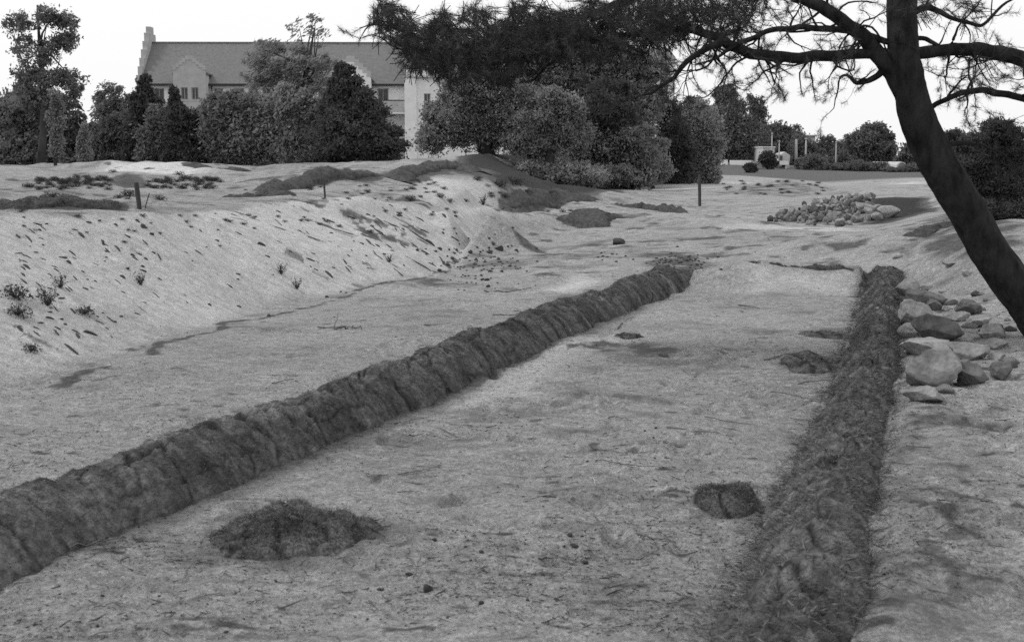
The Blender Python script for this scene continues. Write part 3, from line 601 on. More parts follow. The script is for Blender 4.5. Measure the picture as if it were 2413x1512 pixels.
tree('bush', 'sunlit pale bush at the right foot of the hill', 'bush', (1540,428,56), [(1492,328,24,22),(1520,360,34,24),(1545,395,34,28),(1500,388,30,30),(1550,350,22,20)], 8000, .22, 'leaf_light', seed=49, trunk=.1, clump=.22)
tree('conifer', 'narrow dark conifer left of the pale tree by the post', 'conifer', (1592,414,60), [(1575,268,24,36),(1585,320,34,50),(1592,370,42,44)], 8500, .21, 'leaf_conifer', seed=50, trunk=.16, clump=.2, skirt=34)
tree('deciduous_tree', 'mid grey feathery tree directly behind the tall post', 'tree', (1660,408,62), [(1640,255,28,22,.5),(1620,290,34,36,.9),(1650,300,42,44),(1648,350,46,44),(1665,385,36,24)], 9500, .22, 'leaf_light', seed=51, trunk=.12, limbs=6, clump=.26, shell=.3, skirt=28)
tree('deciduous_tree', 'dark tree with an upright top right of the feathery tree', 'tree', (1730,386,128), [(1712,232,24,28,1),(1720,275,40,38,1),(1745,330,55,48,1),(1700,340,40,44,1)], 13000, .42, 'leaf_dark', seed=52, trunk=.25, clump=.22, skirt=46)
tree('deciduous_tree', 'loose topped tree at the right end of the near trees', 'tree', (1785,388,130), [(1780,250,20,22,.7),(1790,285,24,24,.8),(1772,320,34,34,1),(1785,350,26,30,1)], 6500, .42, 'leaf_dark', seed=53, trunk=.18, clump=.25, shell=.3, skirt=34)
# far right distance
far = [
 ('distant round topped wood edge tree behind the pale house', (1840,395,170), [(1830,325,36,30),(1862,335,30,30),(1835,360,40,34)], 'tree'),
 ('distant low tree right of the pale house', (1900,398,165), [(1885,360,30,34),(1915,375,30,26)], 'tree'),
 ('distant tree below the flat roofed house', (1940,398,170), [(1935,355,20,28),(1955,365,22,34)], 'tree'),
 ('distant small pointed tree beside the flagpole', (1981,398,160), [(1980,348,10,16),(1980,370,18,26)], 'conifer'),
 ('distant dark tree left of the big rounded distant tree', (2010,398,155), [(2005,350,14,14),(2000,375,28,24)], 'tree'),
 ('biggest distant tree with a rounded crown under the leaning trunk', (2060,398,140), [(2035,320,22,20),(2065,312,24,22),(2082,335,24,24),(2045,350,44,34),(2075,370,36,24)], 'tree'),
 ('distant dark tree right of the two small sheds', (2160,400,130), [(2140,372,22,24),(2165,375,26,26),(2190,365,24,30),(2180,345,16,20)], 'tree'),
]
for i, (lb, bs_, bl, ct) in enumerate(far):
    tree('conifer' if ct == 'conifer' else 'deciduous_tree', lb, ct, bs_, bl, int(sum(b[2]*b[3] for b in bl)*1.5), .55, 'leaf_far', group='distant trees on the right', seed=60+i, trunk=.3, limbs=0, clump=.24, skirt=26)
for i, (lb, bs_, bl, lm) in enumerate([
 ('small round dark bush on the grassy slope below the white wall', (1768,408,100), [(1768,398,12,11)], 'leaf_conifer'),
 ('round dark bush left of the pale pole', (1892,404,118), [(1890,391,15,15)], 'leaf_dark'),
 ('larger round bush right of the pale pole', (1922,406,116), [(1920,388,24,22)], 'leaf_dark'),
 ('dark bush between the pale house and the slope', (1808,396,116), [(1806,376,16,14),(1815,386,12,10)], 'leaf_conifer'),
 ('low far hedge stretch beneath the flagpole', (1975,408,118), [(1955,398,26,10),(1990,398,26,11)], 'leaf_far'),
 ('low far hedge stretch before the biggest distant tree', (2040,408,118), [(2025,396,24,14),(2060,398,24,12)], 'leaf_far'),
 ('low far hedge stretch right of the sheds', (2140,410,112), [(2115,404,30,8),(2155,400,34,12)], 'leaf_far')]):
    tree('bush', lb, 'bush', bs_, bl, int(sum(b[2]*b[3] for b in bl)*4+400), .34, lm, seed=80+i, trunk=.06, limbs=0, clump=.24)
tree('pine_tree', 'dark pine behind the leaning trunk at the right edge', 'pine', (2350,500,19), [(2350,320,46,30,1),(2300,345,40,26,.8),(2370,370,50,36,1),(2300,390,44,28,1),(2350,430,56,34,1),(2400,460,46,50,1),(2300,440,24,24,.7),(2350,470,46,34,1)], 20000, .055, 'leaf_conifer', seed=90, trunk=.12, limbs=8, clump=.26, aspect=3, shell=.35, skirt=70)
tree('pine_tree', 'lower dark pine in the shade right of the leaning trunk', 'pine', (2330,480,30), [(2240,330,26,22,.8),(2250,370,34,24,1),(2300,360,50,40,1),(2360,400,60,50,1),(2255,400,30,24)], 12000, .08, 'leaf_conifer', seed=91, trunk=.1, limbs=5, clump=.24, aspect=2.6, skirt=60)

# ------------------------------------------------------------------ the big pine on the right
PB = atY(2517, 870, 9.6); PB[2] = float(H(PB[0], PB[1]))
pine = empty('pine_tree', PB, 'large dark pine leaning from the right edge with branches across the top', 'pine')
def pl(*pts):
    """(u, v, radius_px[, Y]) -> world points and radii"""
    P = []; R = []
    for p in pts:
        Y = p[3] if len(p) > 3 else 9.8; P.append(atY(p[0], p[1], Y)); R.append(p[2]*Y/F)
    return P, R
def dense(P, R, k=8):
    P = np.array(P); R = np.array(R); n = len(P); t = np.arange(n); tt = np.linspace(0, n-1, (n-1)*k+1)
    Q = []
    for d in range(3):
        y = P[:, d]; m = np.gradient(y); i = np.minimum(tt.astype(int), n-2); f = tt-i
        Q.append((2*f**3-3*f**2+1)*y[i] + (f**3-2*f**2+f)*m[i] + (-2*f**3+3*f**2)*y[i+1] + (f**3-f**2)*m[i+1])
    return np.stack(Q, 1), np.interp(tt, t, R)
P, R = pl((2122,-260,29),(2124,-60,33),(2125,0,34),(2127,100,34),(2141,195,37),(2165,285,41),(2210,385,43),(2268,479,42),(2328,583,43),(2388,672,44),(2448,755,47),(2515,850,58,9.6),(2525,905,74,9.6))
tp, tr = dense(P, R, 10); mb = MB(); nn = 26
mb.tube(tp, tr, nn); Vt = np.array(mb.v)
ax = np.repeat(tp, nn, 0); rad = Vt - ax; ang = np.tile(np.arange(nn)/nn*6.283, len(tp)); hh = Vt[:, 2]
Vt = ax + rad*(1 + .09*vnoise(ang*2.2, hh*5, 3) + .10*vnoise(ang*5, hh*12, 4) + .10*np.abs(vnoise(ang*10, hh*22, 5)))[:, None]
mesh_np('trunk', Vt, mb.f, M['bark'], pine, True)
limb_defs = {
 'upper_left': [(2128,225,19),(2096,165,20),(2056,113,18),(2000,63,16),(1930,16,14),(1850,-20,12,10),(1740,-50,14,10.2),(1600,-60,11,10.4),(1400,-40,8,10.4)],
 'left': [(2120,128,13),(2050,128,12),(1970,131,12),(1880,137,13),(1790,132,13),(1725,108,12,9.9),(1680,85,10,10),(1620,72,9,10.1),(1540,80,7,10.2),(1450,85,6,10.3),(1350,112,5,10.4),(1290,155,3,10.4)],
 'left_thin': [(2095,100,7),(2010,76,8),(1930,68,7),(1860,68,7),(1800,80,6),(1740,105,6)],
 'right': [(2140,130,15),(2210,122,14),(2270,117,15),(2330,122,17),(2400,140,18),(2480,165,18)],
 'right_low': [(2190,255,6),(2230,236,6),(2280,217,7),(2340,218,8),(2420,238,8),(2480,250,7)],
 'far_left_a': [(1620,-50,10,10.4),(1500,-10,8,10.5),(1380,40,7,10.5),(1250,85,6,10.5),(1120,108,5,10.5),(1000,95,4,10.5),(910,60,3,10.5)],
 'far_left_b': [(1500,-10,7,10.5),(1400,70,6,10.4),(1280,125,5,10.4),(1150,150,4,10.4),(1020,145,3,10.4),(930,110,2,10.4)],
 'left_down': [(1700,98,9),(1650,125,7),(1610,155,6),(1585,185,5),(1550,212,4),(1500,230,2)],
 'upper_right': [(2150,30,8),(2190,20,7),(2250,45,5),(2310,60,4),(2370,10,3)],
 'upper_right_b': [(2150,90,6),(2185,95,5),(2230,115,4),(2250,80,3)],
 'low_left': [(2100,150,9),(2060,185,7),(2020,196,5),(1985,178,3),(1975,210,2)],
 'low_right': [(2215,350,7),(2250,340,6),(2290,338,5),(2330,350,3)],
}
tips = []   # (position, direction, length scale) for needle shoots
rb = np.random.default_rng(8)
def grow(mbx, p0, d0, length, r0, depth, gravity, rng, dens=1.0):
    """one crooked twig with side twigs; its ends carry needles"""
    n = max(4, int(length/.045)); p = np.array(p0, float); d = np.array(d0, float); d /= np.linalg.norm(d); pts = [p.copy()]; rr = [r0]; L = length/n; kick = rng.normal(size=3)*.12
    for i in range(n):
        d = d + rng.normal(size=3)*.22 + kick + np.array([0, 0, gravity]); d /= np.linalg.norm(d)
        if rng.random() < .25: kick = rng.normal(size=3)*.13
        p = p + d*L; pts.append(p.copy()); rr.append(max(.0014, r0*(1-.8*(i+1)/n)))
        if depth > 0 and i > 0 and rng.random() < .42*dens:
            q = d + rng.normal(size=3)*.8; q[1] *= .8; grow(mbx, p, q, length*rng.uniform(.35, .6), rr[-1]*.7, depth-1, gravity*.8, rng, dens)
        elif depth == 0 and rng.random() < .12: tips.append((p.copy(), d.copy(), .8))
    tips.append((p.copy(), d.copy(), 1.0))
    mbx.tube(pts, rr, 4 if r0 < .006 else 5)
for nm, df in limb_defs.items():
    P, R = pl(*df); lp, lrad = dense(P, R, 7); n = len(lp); s = np.arange(n)
    lp = lp + np.stack([.012*vnoise(s*.35, s*0, 3), .02*vnoise(s*.3, s*0+5, 4), .012*vnoise(s*.33, s*0+9, 5)], 1)*np.clip(s/4, 0, 1)[:, None]*2
    mb = MB(); mb.tube(lp, lrad, 12); Vt = np.array(mb.v); ax = np.repeat(lp, 12, 0); ang = np.tile(np.arange(12.), n)
    Vt = ax + (Vt-ax)*(1+.18*vnoise(ang*1.3, Vt[:, 0]*11, 8)+.12*vnoise(ang*2, Vt[:, 0]*30, 9))[:, None]
    lo = mesh_np('limb', Vt, mb.f, M['bark'], pine, True)
    seg = np.linalg.norm(np.diff(lp, axis=0), axis=1).mean()
    # side twigs
    spec = {'left': (.030, 1.0, .30, .75), 'upper_left': (.035, .5, .3, .7), 'left_thin': (.035, 1, .25, .5), 'right': (.03, 1, .25, .6), 'right_low': (.04, 1.1, .2, .5), 'far_left_a': (.085, .8, .25, .5), 'far_left_b': (.085, .9, .25, .45), 'left_down': (.05, .9, .15, .35), 'upper_right': (.055, 1, .15, .35), 'upper_right_b': (.05, 1, .12, .3), 'low_left': (.05, .9, .12, .3), 'low_right': (.06, 1, .15, .35)}[nm]
    tw = MB(); start = 8 if nm in ('upper_left', 'left', 'right') else 4; L_all = seg*(n-start); cnt = int(L_all/spec[0]*.36)
    for k in range(cnt):
        i = int(rb.integers(start, n-1)); tg = norm(lp[min(i+1, n-1)] - lp[i-1]); updn = -1 if rb.random() < .62 else 1
        if nm in ('far_left_a', 'far_left_b', 'upper_left'): updn = rb.choice([-1, 1])
        d = tg*rb.uniform(.1, .9) + np.array([rb.normal()*.3, rb.normal()*.7, updn*rb.uniform(.3, 1.0)])
        grow(tw, lp[i], d, rb.uniform(spec[2], spec[3]), min(.011, lrad[i]*.55), 2 if spec[3] > .4 else 1, .02 if updn < 0 else -.03, rb, spec[1])
    grow(tw, lp[-1], norm(lp[-1]-lp[-3]), .35, lrad[-1], 2, 0, rb)
    two = tw.build('twigs', M['bark'], lo, False, True); two['kind'] = 'stuff'
# extra dense shoots of the hanging mass at the top centre
mass = [((930,60),(46,50),110),((1010,100),(60,50),170),((1100,110),(70,45),190),((1200,95),(80,50),210),((1300,80),(80,60),230),((1400,70),(80,70),230),((1490,60),(70,70),200),((1570,50),(50,60),150),((990,145),(46,24),60),((1080,160),(50,30),70),((1180,165),(50,24),60),((1640,20),(60,40),110),((1760,10),(60,30),70),((1120,30),(36,24),50),((1040,50),(30,26),40),((1230,25),(40,26),60),((900,20),(22,20),30),((1720,60),(50,40),60),((2270,20),(40,30),24),((2170,20),(20,30),16)]
for (mu, mv), (su, sv), cnt in mass:
    for k in range(int(cnt*1.15)):
        Y = 10.4 + rb.normal()*.35; a = rb.uniform(0, 6.28); q = math.sqrt(rb.random())
        p = atY(mu+su*q*math.cos(a), mv+sv*q*math.sin(a), Y)
        tips.append((p, np.array([rb.normal()*.5-.25, rb.normal()*.4, rb.normal()*.5+.35]), 1.25))
NV = []; NF = []; stems = MB(); cnt = 0
allp = np.array([t[0] for t in tips]); alld = norm(np.array([t[1] for t in tips])); alls = np.array([t[2] for t in tips]); nt_tips = len(allp)
per = 52; rn = np.random.default_rng(12)
base = np.repeat(allp, per, 0); dd = np.repeat(alld, per, 0); ss = np.repeat(alls, per)
back = rn.random(len(base))*.085*ss; base = base - dd*back[:, None]
nd = norm(dd*rn.uniform(.15, 1.1, len(base))[:, None] + norm(rn.normal(size=base.shape))*.85 + [0, 0, .06])
Ln = rn.uniform(.03, .062, len(base))*ss
nob = blade_obj('needles', base, nd, Ln, np.full(len(base), .0009)*np.where(ss > 1.1, 1.5, 1), M['needle'], pine, rn, .12); nob['kind'] = 'stuff'
st = MB()
for p, d, s in zip(allp[::1], alld[::1], alls[::1]):
    if s > 1.1: st.tube([p-d*.16, p-d*.07+rn.normal(size=3)*.006, p], [.0035, .003, .0015], 3)
so = st.build('shoots', M['bark'], pine, False, True); so['kind'] = 'stuff'
print('needle shoots', nt_tips)
# ------------------------------------------------------------------ the long building with the tiled roof
def simple(name, c, rough=.9):
    return mat(name, c*.9, c*1.1, 3, 5, rough=rough)
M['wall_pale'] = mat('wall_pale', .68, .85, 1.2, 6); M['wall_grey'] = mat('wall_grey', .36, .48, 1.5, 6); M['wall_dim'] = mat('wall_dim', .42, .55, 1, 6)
M['roof'] = mat('roof', .13, .20, 3.0, 8, .05, 6); M['dark_trim'] = simple('dark_trim', .05); M['pane'] = mat('pane', .03, .07, 1, 2, rough=.3, spec=.5)
M['frame'] = simple('frame', .30); M['coping'] = simple('coping', .45)
BY = 165.0; BX0 = atY(322, 200, BY)[0]; bz = .6
bld = empty('apartment_building', (BX0, BY, bz), 'long pale building with a tall tiled roof, stepped gable, dormer gables and balconies', 'building', rz=math.radians(1.2))
k = BY/F
def hx(u): return (u-322)*k          # local x of an image column on the facade
def hz(v): return (365-v)*k + CAMZ - bz
ev = hz(199); rg = hz(104); D = 12.5; wx1 = hx(950)
def part(mb, nm, m, par=bld): return mb.build(nm, M[m], par)
def wall_with_windows(par, x0, x1, y, z0, z1, wins, wm, th=.35, nm='wall'):
    """front wall as a grid of boxes with real openings; wins: (x0, x1, z0, z1)"""
    xs = sorted({x0, x1} | {w_[0] for w_ in wins} | {w_[1] for w_ in wins}); zs_ = sorted({z0, z1} | {w_[2] for w_ in wins} | {w_[3] for w_ in wins}); mb = MB()
    for a, b in zip(xs[:-1], xs[1:]):
        run = None
        for c, d in zip(zs_[:-1], zs_[1:]):
            hole = any(w_[0] <= a+1e-6 and w_[1] >= b-1e-6 and w_[2] <= c+1e-6 and w_[3] >= d-1e-6 for w_ in wins)
            if hole:
                if run: mb.box(a, b, y, y+th, run[0], run[1]); run = None
            else: run = (run[0], d) if run else (c, d)
        if run: mb.box(a, b, y, y+th, run[0], run[1])
    part(mb, nm, wm, par)
    for (a, b, c, d) in wins:
        f = MB().box(a, a+.12, y+.12, y+.2, c, d).box(b-.12, b, y+.12, y+.2, c, d).box(a+.12, b-.12, y+.12, y+.2, d-.12, d).box(a+.12, b-.12, y+.12, y+.2, c, c+.12).box((a+b)/2-.05, (a+b)/2+.05, y+.13, y+.19, c+.12, d-.12)
        fo = f.build('window', M['frame'], par); MB().box(a+.1, b-.1, y+.2, y+.26, c+.1, d-.1).build('pane', M['pane'], fo)
        MB().box(a-.08, b+.08, y-.07, y+.1, c-.14, c-.003).build('sill', M['coping'], fo)
wins = []
for u0, u1 in ((348,356),(362,385),(500,521),(548,570),(580,602),(612,632),(642,662),(675,696),(706,726),(742,762),(880,905)):
    wins.append((hx(u0), hx(u1), hz(240), hz(212)))
for u0 in (360,500,548,580,612,642,675,706,742): wins += [(hx(u0), hx(u0+20), hz(305), hz(272)), (hx(u0), hx(u0+20), hz(360), hz(330))]
wall_with_windows(bld, .6, wx1, 0, -.6, ev, wins, 'wall_pale')
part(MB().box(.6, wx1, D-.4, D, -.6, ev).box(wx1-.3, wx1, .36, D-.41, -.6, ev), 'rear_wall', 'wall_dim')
# roof with overhang
e_ = .5; sl = (rg-ev)/(D/2)
roof = MB().prism([(-e_, ev-e_*sl+.25), (D/2, rg+.25), (D+e_, ev-e_*sl+.25), (D+e_, ev-e_*sl), (D/2, rg), (-e_, ev-e_*sl)], .62, wx1+.6, 'x')
ro = part(roof, 'roof', 'roof'); MB().box(.62, wx1+.6, D/2-.15, D/2+.15, rg+.27, rg+.42).build('ridge_tiles', M['roof'], ro); MB().box(.62, wx1+.55, -e_-.28, -e_-.01, ev-e_*sl+.02, ev-e_*sl+.26).build('gutter', M['dark_trim'], ro)
# stepped gable at the left end
sg = MB().box(0, .6, .0, D, -.6, ev-.2); ns = 6
for i in range(ns):
    y0 = (D/2-.75)*i/ns; sg.box(0, .6, y0-.15, D-y0+.15, ev-.2+(rg+1.6-ev)*i/ns + (0 if i == 0 else -.0), ev-.2+(rg+1.6-ev)*(i+1)/ns + .003*i)
sg.box(0, .6, D/2-.8, D/2+.8, rg+1.41, rg+2.3)
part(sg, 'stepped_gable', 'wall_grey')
# dormer gables
def dormer(u0, u1, vtop, vsh, yf, wm, win):
    x0, x1 = hx(u0), hx(u1); xc = (x0+x1)/2; zt = hz(vtop); zs2 = hz(vsh)
    wall_with_windows(bld, x0, x1, yf, -.6, zs2, win, wm, nm='gable_wall')
    g_ = MB().prism([(x0, zs2), (x1, zs2), (x1-.2, zs2+.5), (xc+.5, zt), (xc-.5, zt), (x0+.2, zs2+.5)], yf, yf+.35, 'y')
    go = part(g_, 'gable', wm)
    c = MB(); n = 5
    for s in (-1, 1):
        for i in range(n):
            a = xc+s*((x1-x0)/2*(1-i/n)); b = xc+s*((x1-x0)/2*(1-(i+1)/n)); z = zs2+.4+(zt-zs2)*i/n; c.box(min(a, b), max(a, b), yf-.06, yf+.41, z-.1, z+(zt-zs2)/n+.12+.004*i)
    c.build('gable_steps', M['coping' if wm == 'wall_pale' else wm], go)
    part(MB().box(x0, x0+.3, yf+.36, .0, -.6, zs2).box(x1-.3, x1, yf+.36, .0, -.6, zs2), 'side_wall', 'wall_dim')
    rr = MB().prism([(x0-.2, zs2-.05), (xc, zt-.3), (x1+.2, zs2-.05), (x1+.2, zs2-.25), (xc, zt-.55), (x0-.2, zs2-.25)], yf+.42, D/2-1, 'y'); part(rr, 'dormer_roof', 'roof')
    return xc
dormer(416, 490, 150, 178, -2.2, 'wall_grey', [(hx(433), hx(449), hz(240), hz(212)), (hx(457), hx(473), hz(240), hz(212)), (hx(433), hx(449), hz(320), hz(290)), (hx(457), hx(473), hz(320), hz(290))])
dormer(775, 868, 150, 192, -2.2, 'wall_pale', [(hx(795), hx(812), hz(240), hz(212)), (hx(830), hx(848), hz(240), hz(212))])
# down pipe
part(MB().box(hx(494), hx(494)+.16, -.24, -.06, -.6, ev-.3), 'drain_pipe', 'dark_trim')
# balconies beside the cross wing
for v0, v1, v2 in ((242,262,271),(322,333,342)):
    b = MB().box(hx(872), hx(946), -2.4, -.01, hz(v2)-.02, hz(v2)+.22); bo = part(b, 'balcony', 'wall_pale')
    MB().box(hx(872), hx(946), -2.46, -2.36, hz(v2)+.23, hz(v0)).build('balcony_front', M['wall_grey'], bo); MB().box(hx(872), hx(946), -2.5, -2.3, hz(v0)+.003, hz(v0)+.12).build('balcony_rail', M['dark_trim'], bo)
# cross wing: pale corner pier, upper storey, roof behind, right end wall
cx0, cx1 = hx(946), hx(1566); wz = hz(142)
cw = [(hx(u), hx(u+13), hz(186), hz(160)) for u in (1000,1050,1100,1150,1200,1250,1300,1350,1400,1450,1500)] + [(hx(u), hx(u+15), hz(262), hz(226)) for u in (990,1050,1110,1170,1230,1290,1350,1410,1470,1525)]
wall_with_windows(bld, cx0, cx1, -3.0, -.6, hz(150), cw, 'wall_pale', nm='wing_wall')
part(MB().box(cx0, cx0+1.5, -3.35, -3.01, -.6, hz(150)), 'corner_pier', 'wall_pale')
part(MB().box(cx0, cx0+.35, -2.64, 12, -.6, hz(150)), 'side_wall', 'wall_pale'); part(MB().box(cx1-.35, cx1, -2.64, 12, -.6, hz(150)), 'side_wall', 'wall_pale')
part(MB().box(cx0-.15, cx1+.15, -3.5, -3.02, hz(190), hz(187)), 'cornice', 'coping')
part(MB().prism([(-3.4, hz(150)), (4.5, hz(112)), (12.4, hz(150))], cx0-.2, cx1+.2, 'x'), 'wing_roof', 'roof')
part(MB().box(hx(962), hx(972), -1, 0, hz(150), hz(134)), 'chimney', 'wall_pale')

# lower flat roofed block to the right
fb = empty('annex_building', atY(1640, 390, 172), 'low grey flat roofed block right of the long building with a small chimney', 'building')
kk = 172/F; fx = lambda u: (u-1640)*kk; fz = lambda v: (365-v)*kk + CAMZ - float(fb.location[2])
part(MB().box(fx(1572), fx(1700), 0, 10, -2, fz(266)), 'wall', 'wall_dim', fb); part(MB().box(fx(1570), fx(1702), -.4, 10.4, fz(266), fz(261)), 'roof', 'dark_trim', fb)
part(MB().box(fx(1600), fx(1604), 2, 3, fz(261), fz(252)), 'chimney', 'wall_dim', fb)
wf = MB()
for u in (1585,1605,1625,1645,1665,1685): wf.box(fx(u), fx(u+9), -.06, -.01, fz(288), fz(276))
part(wf, 'windows', 'pane', fb)

# pale house with outside stairs in the distance
hp = empty('house', atY(1830, 404, 122), 'small pale house with white stair walls behind the grassy slope', 'house'); q = 122/F; oz = float(hp.location[2])
X = lambda u: (u-1830)*q; Zz = lambda v: (365-v)*q + CAMZ - oz
part(MB().box(X(1797), X(1824), 0, 5, Zz(404), Zz(348)), 'wall', 'wall_dim', hp); part(MB().box(X(1795), X(1825), -.2, 5.2, Zz(348)+.002, Zz(346)), 'roof', 'wall_pale', hp)
part(MB().prism([(X(1804), Zz(362)), (X(1812), Zz(360)), (X(1832), Zz(376)), (X(1830), Zz(382))], -.8, -.3), 'stair_wall', 'wall_pale', hp)
part(MB().box(X(1820), X(1850), -1.4, -.4, Zz(388), Zz(379)), 'terrace', 'wall_pale', hp); part(MB().box(X(1844), X(1847), -1.2, -.9, Zz(408), Zz(388)-.003), 'terrace_pillar', 'wall_pale', hp)
part(MB().prism([(X(1836), Zz(366)), (X(1850), Zz(358)), (X(1862), Zz(366)), (X(1860), Zz(388)), (X(1842), Zz(388))], .2, 3), 'gable', 'wall_dim', hp)
part(MB().box(X(1852), X(1860), 0, 2, Zz(408), Zz(388)-.003), 'garage_wall', 'wall_dim', hp); part(MB().box(X(1836), X(1843), .0, .18, Zz(377), Zz(367)), 'window', 'pane', hp)
# flat topped house behind
hf = empty('house', atY(1900, 400, 180), 'grey flat topped house rising above the distant trees', 'house'); q2 = 180/F; z2 = float(hf.location[2]); X2 = lambda u: (u-1900)*q2; Z2 = lambda v: (365-v)*q2 + CAMZ - z2
part(MB().box(X2(1885), X2(1919), 0, 9, 0, Z2(322)), 'wall', 'wall_grey', hf); part(MB().box(X2(1884), X2(1920), -.3, 9.3, Z2(322)+.003, Z2(319)), 'roof', 'wall_grey', hf); part(MB().box(X2(1919)+.003, X2(1930), 1, 8, 0, Z2(338)), 'lower_wing', 'wall_grey', hf)
hg = empty('house', atY(1953, 400, 175), 'distant house with a rounded gable between far trees', 'house'); q3 = 175/F; z3 = float(hg.location[2]); X3 = lambda u: (u-1953)*q3; Z3 = lambda v: (365-v)*q3 + CAMZ - z3
gp = [(X3(1944), 0), (X3(1964), 0), (X3(1964), Z3(356))] + [(X3(1954+10*math.cos(t)), Z3(356-10*math.sin(t))) for t in np.linspace(.2, 2.94, 8)] + [(X3(1944), Z3(356))]
part(MB().prism(gp, 0, 6), 'wall', 'wall_dim', hg); part(MB().box(X3(1951), X3(1957), -.08, -.01, Z3(362), Z3(354)), 'window', 'pane', hg)
for uu, lb in ((2086, 'left one of two small arched sheds beyond the meadow'), (2124, 'right one of two small arched sheds beyond the meadow')):
    sh = empty('shed', atY(uu, 404, 128), lb, 'shed', 'small arched sheds beyond the meadow'); sq = 128/F; z4 = float(sh.location[2]); ZS = lambda v: (365-v)*sq + CAMZ - z4
    prof = [(-13*sq, ZS(394)), (-11*sq, ZS(388)), (-6*sq, ZS(383)), (0, ZS(381)), (6*sq, ZS(383)), (11*sq, ZS(388)), (13*sq, ZS(394))]
    inn = [(a*.78, z-.1) for a, z in reversed(prof)]
    part(MB().prism([(-10*sq, 0), (10*sq, 0)] + [(a*.78, z-.12) for a, z in reversed(prof)], .1, 4), 'wall', 'wall_grey', sh); part(MB().prism(prof + inn, -.1, 4.2), 'roof', 'coping', sh)
# white wall on the slope, in two stretches, with the sloping stair parapet
ww = empty('garden_wall', atY(1730, 384, 117), 'low white wall along the top of the grassy slope', 'wall'); q5 = 117/F; z5 = float(ww.location[2]); X5 = lambda u: (u-1730)*q5; Z5 = lambda v: (365-v)*q5 + CAMZ - z5
M['white_wall'] = mat('white_wall', .75, .85, 2, 4)
part(MB().box(X5(1684), X5(1715), 0, .3, -1, Z5(376.5)), 'wall_stretch', 'white_wall', ww); part(MB().box(X5(1721), X5(1770), 0, .3, -1, Z5(377.5)), 'wall_stretch', 'white_wall', ww)
part(MB().prism([(X5(1770)+.003, Z5(377.5)), (X5(1778), Z5(379)), (X5(1818), Z5(397)), (X5(1818), Z5(401)), (X5(1770)+.003, Z5(383))], 0, .3), 'sloping_parapet', 'coping', ww)
# poles
M['pole'] = simple('pole', .35)
def pole(u, v0, v1, Y, r, lb, cat='pole', nm='flag_pole', m='pole', ball=True):
    b = atY(u, v1, Y); t = atY(u+ (1.5 if v1-v0 > 30 else 0), v0, Y); b[2] = min(b[2], float(H(b[0], b[1])))
    e = empty(nm, b, lb, cat); MB().tube([b, (b+t)/2, t], [r, r*.85, r*.6], 8).build('shaft', M[m], e, True, True)
    if ball: MB().tube([t, t+[0, 0, .12], t+[0, 0, .2]], [r*.6, r*1.4, r*.3], 8).build('cap', M[m], e, True, True)
pole(1818, 318, 392, 121, .09, 'thin pale pole rising beside the small pale house')
pole(1835, 336, 392, 120, .08, 'short thin pole just right of the pale house wall')
pole(1875, 328, 400, 130, .19, 'thick pale post standing before the distant wood', 'post', 'concrete_post', 'pole', False)
pole(1898, 330, 402, 126, .13, 'tall grey pole right of the thick pale post', 'pole', 'lamp_post')
pole(1969, 338, 406, 124, .09, 'slender pale flagpole left of the biggest distant tree')
pole(1640, 100, 101, 60, .01, 'x') if False else None

# ------------------------------------------------------------------ wooden stakes
def stake(u, v, vt, ut, w_px, lb, nm='wooden_stake'):
    b = G(u, v); Y = b[1]; t = atY(ut, vt, Y); r = w_px*Y/F/2
    mb = MB(); n = 6; pts = [b-[0, 0, .06]] + [b*(1-f)+t*f for f in np.linspace(.2, 1, 5)]
    mb.tube(pts, [r*.95, r, r, r*1.03, r*1.05, r*.9], 4 if w_px > 6 else 5); o = mb.build(nm, M['wood_post'], None, False, True)
    tag(o, lb, 'stake', 'wooden stakes standing in the sand'); return o
stake(1649, 486, 412, 1648, 7.5, 'tall upright dark stake in the sand before the feathery tree')
stake(329, 493, 430, 321, 11, 'thick short stake leaning left on top of the left bank')
stake(766, 466, 424, 763, 5, 'thin stake on the rough mound in the middle of the plateau')
stake(341, 492, 455, 352, 2.5, 'thin crooked stick just right of the thick short stake', 'thin_stick')
stake(2410, 640, 600, 2410, 1, 'x') if False else None
# ------------------------------------------------------------------ stones
def ico(n):
    me = bpy.data.meshes.new('t'); import bmesh; bm = bmesh.new(); bmesh.ops.create_icosphere(bm, subdivisions=n, radius=1); V = np.array([v.co[:] for v in bm.verts]); Fc = np.array([[v.index for v in f.verts] for f in bm.faces]); bm.free(); bpy.data.meshes.remove(me); return V, Fc
ICO4, ICO2, ICO3 = ico(5), ico(3), ico(4)
def rock_shape(seed, base=ICO4, cuts=11, rough=.05):
    rng = np.random.default_rng(seed); V = base[0].copy()
    for k in range(cuts):
        n = norm(rng.normal(size=3)); d = rng.uniform(.50, .86); s = V@n - d; V = V - np.maximum(s, 0)[:, None]*n*.93
    f = fbm(V[:, 0]*1.6+seed, V[:, 1]*1.6+V[:, 2]*1.1, 3, seed); V = V*(1+.12*f)[:, None]
    f2 = fbm(V[:, 0]*6+V[:, 2]*3, V[:, 1]*6+seed, 4, seed+2); V = V*(1+rough*f2)[:, None]
    V = V/np.percentile(np.abs(V), 97, axis=0); return V
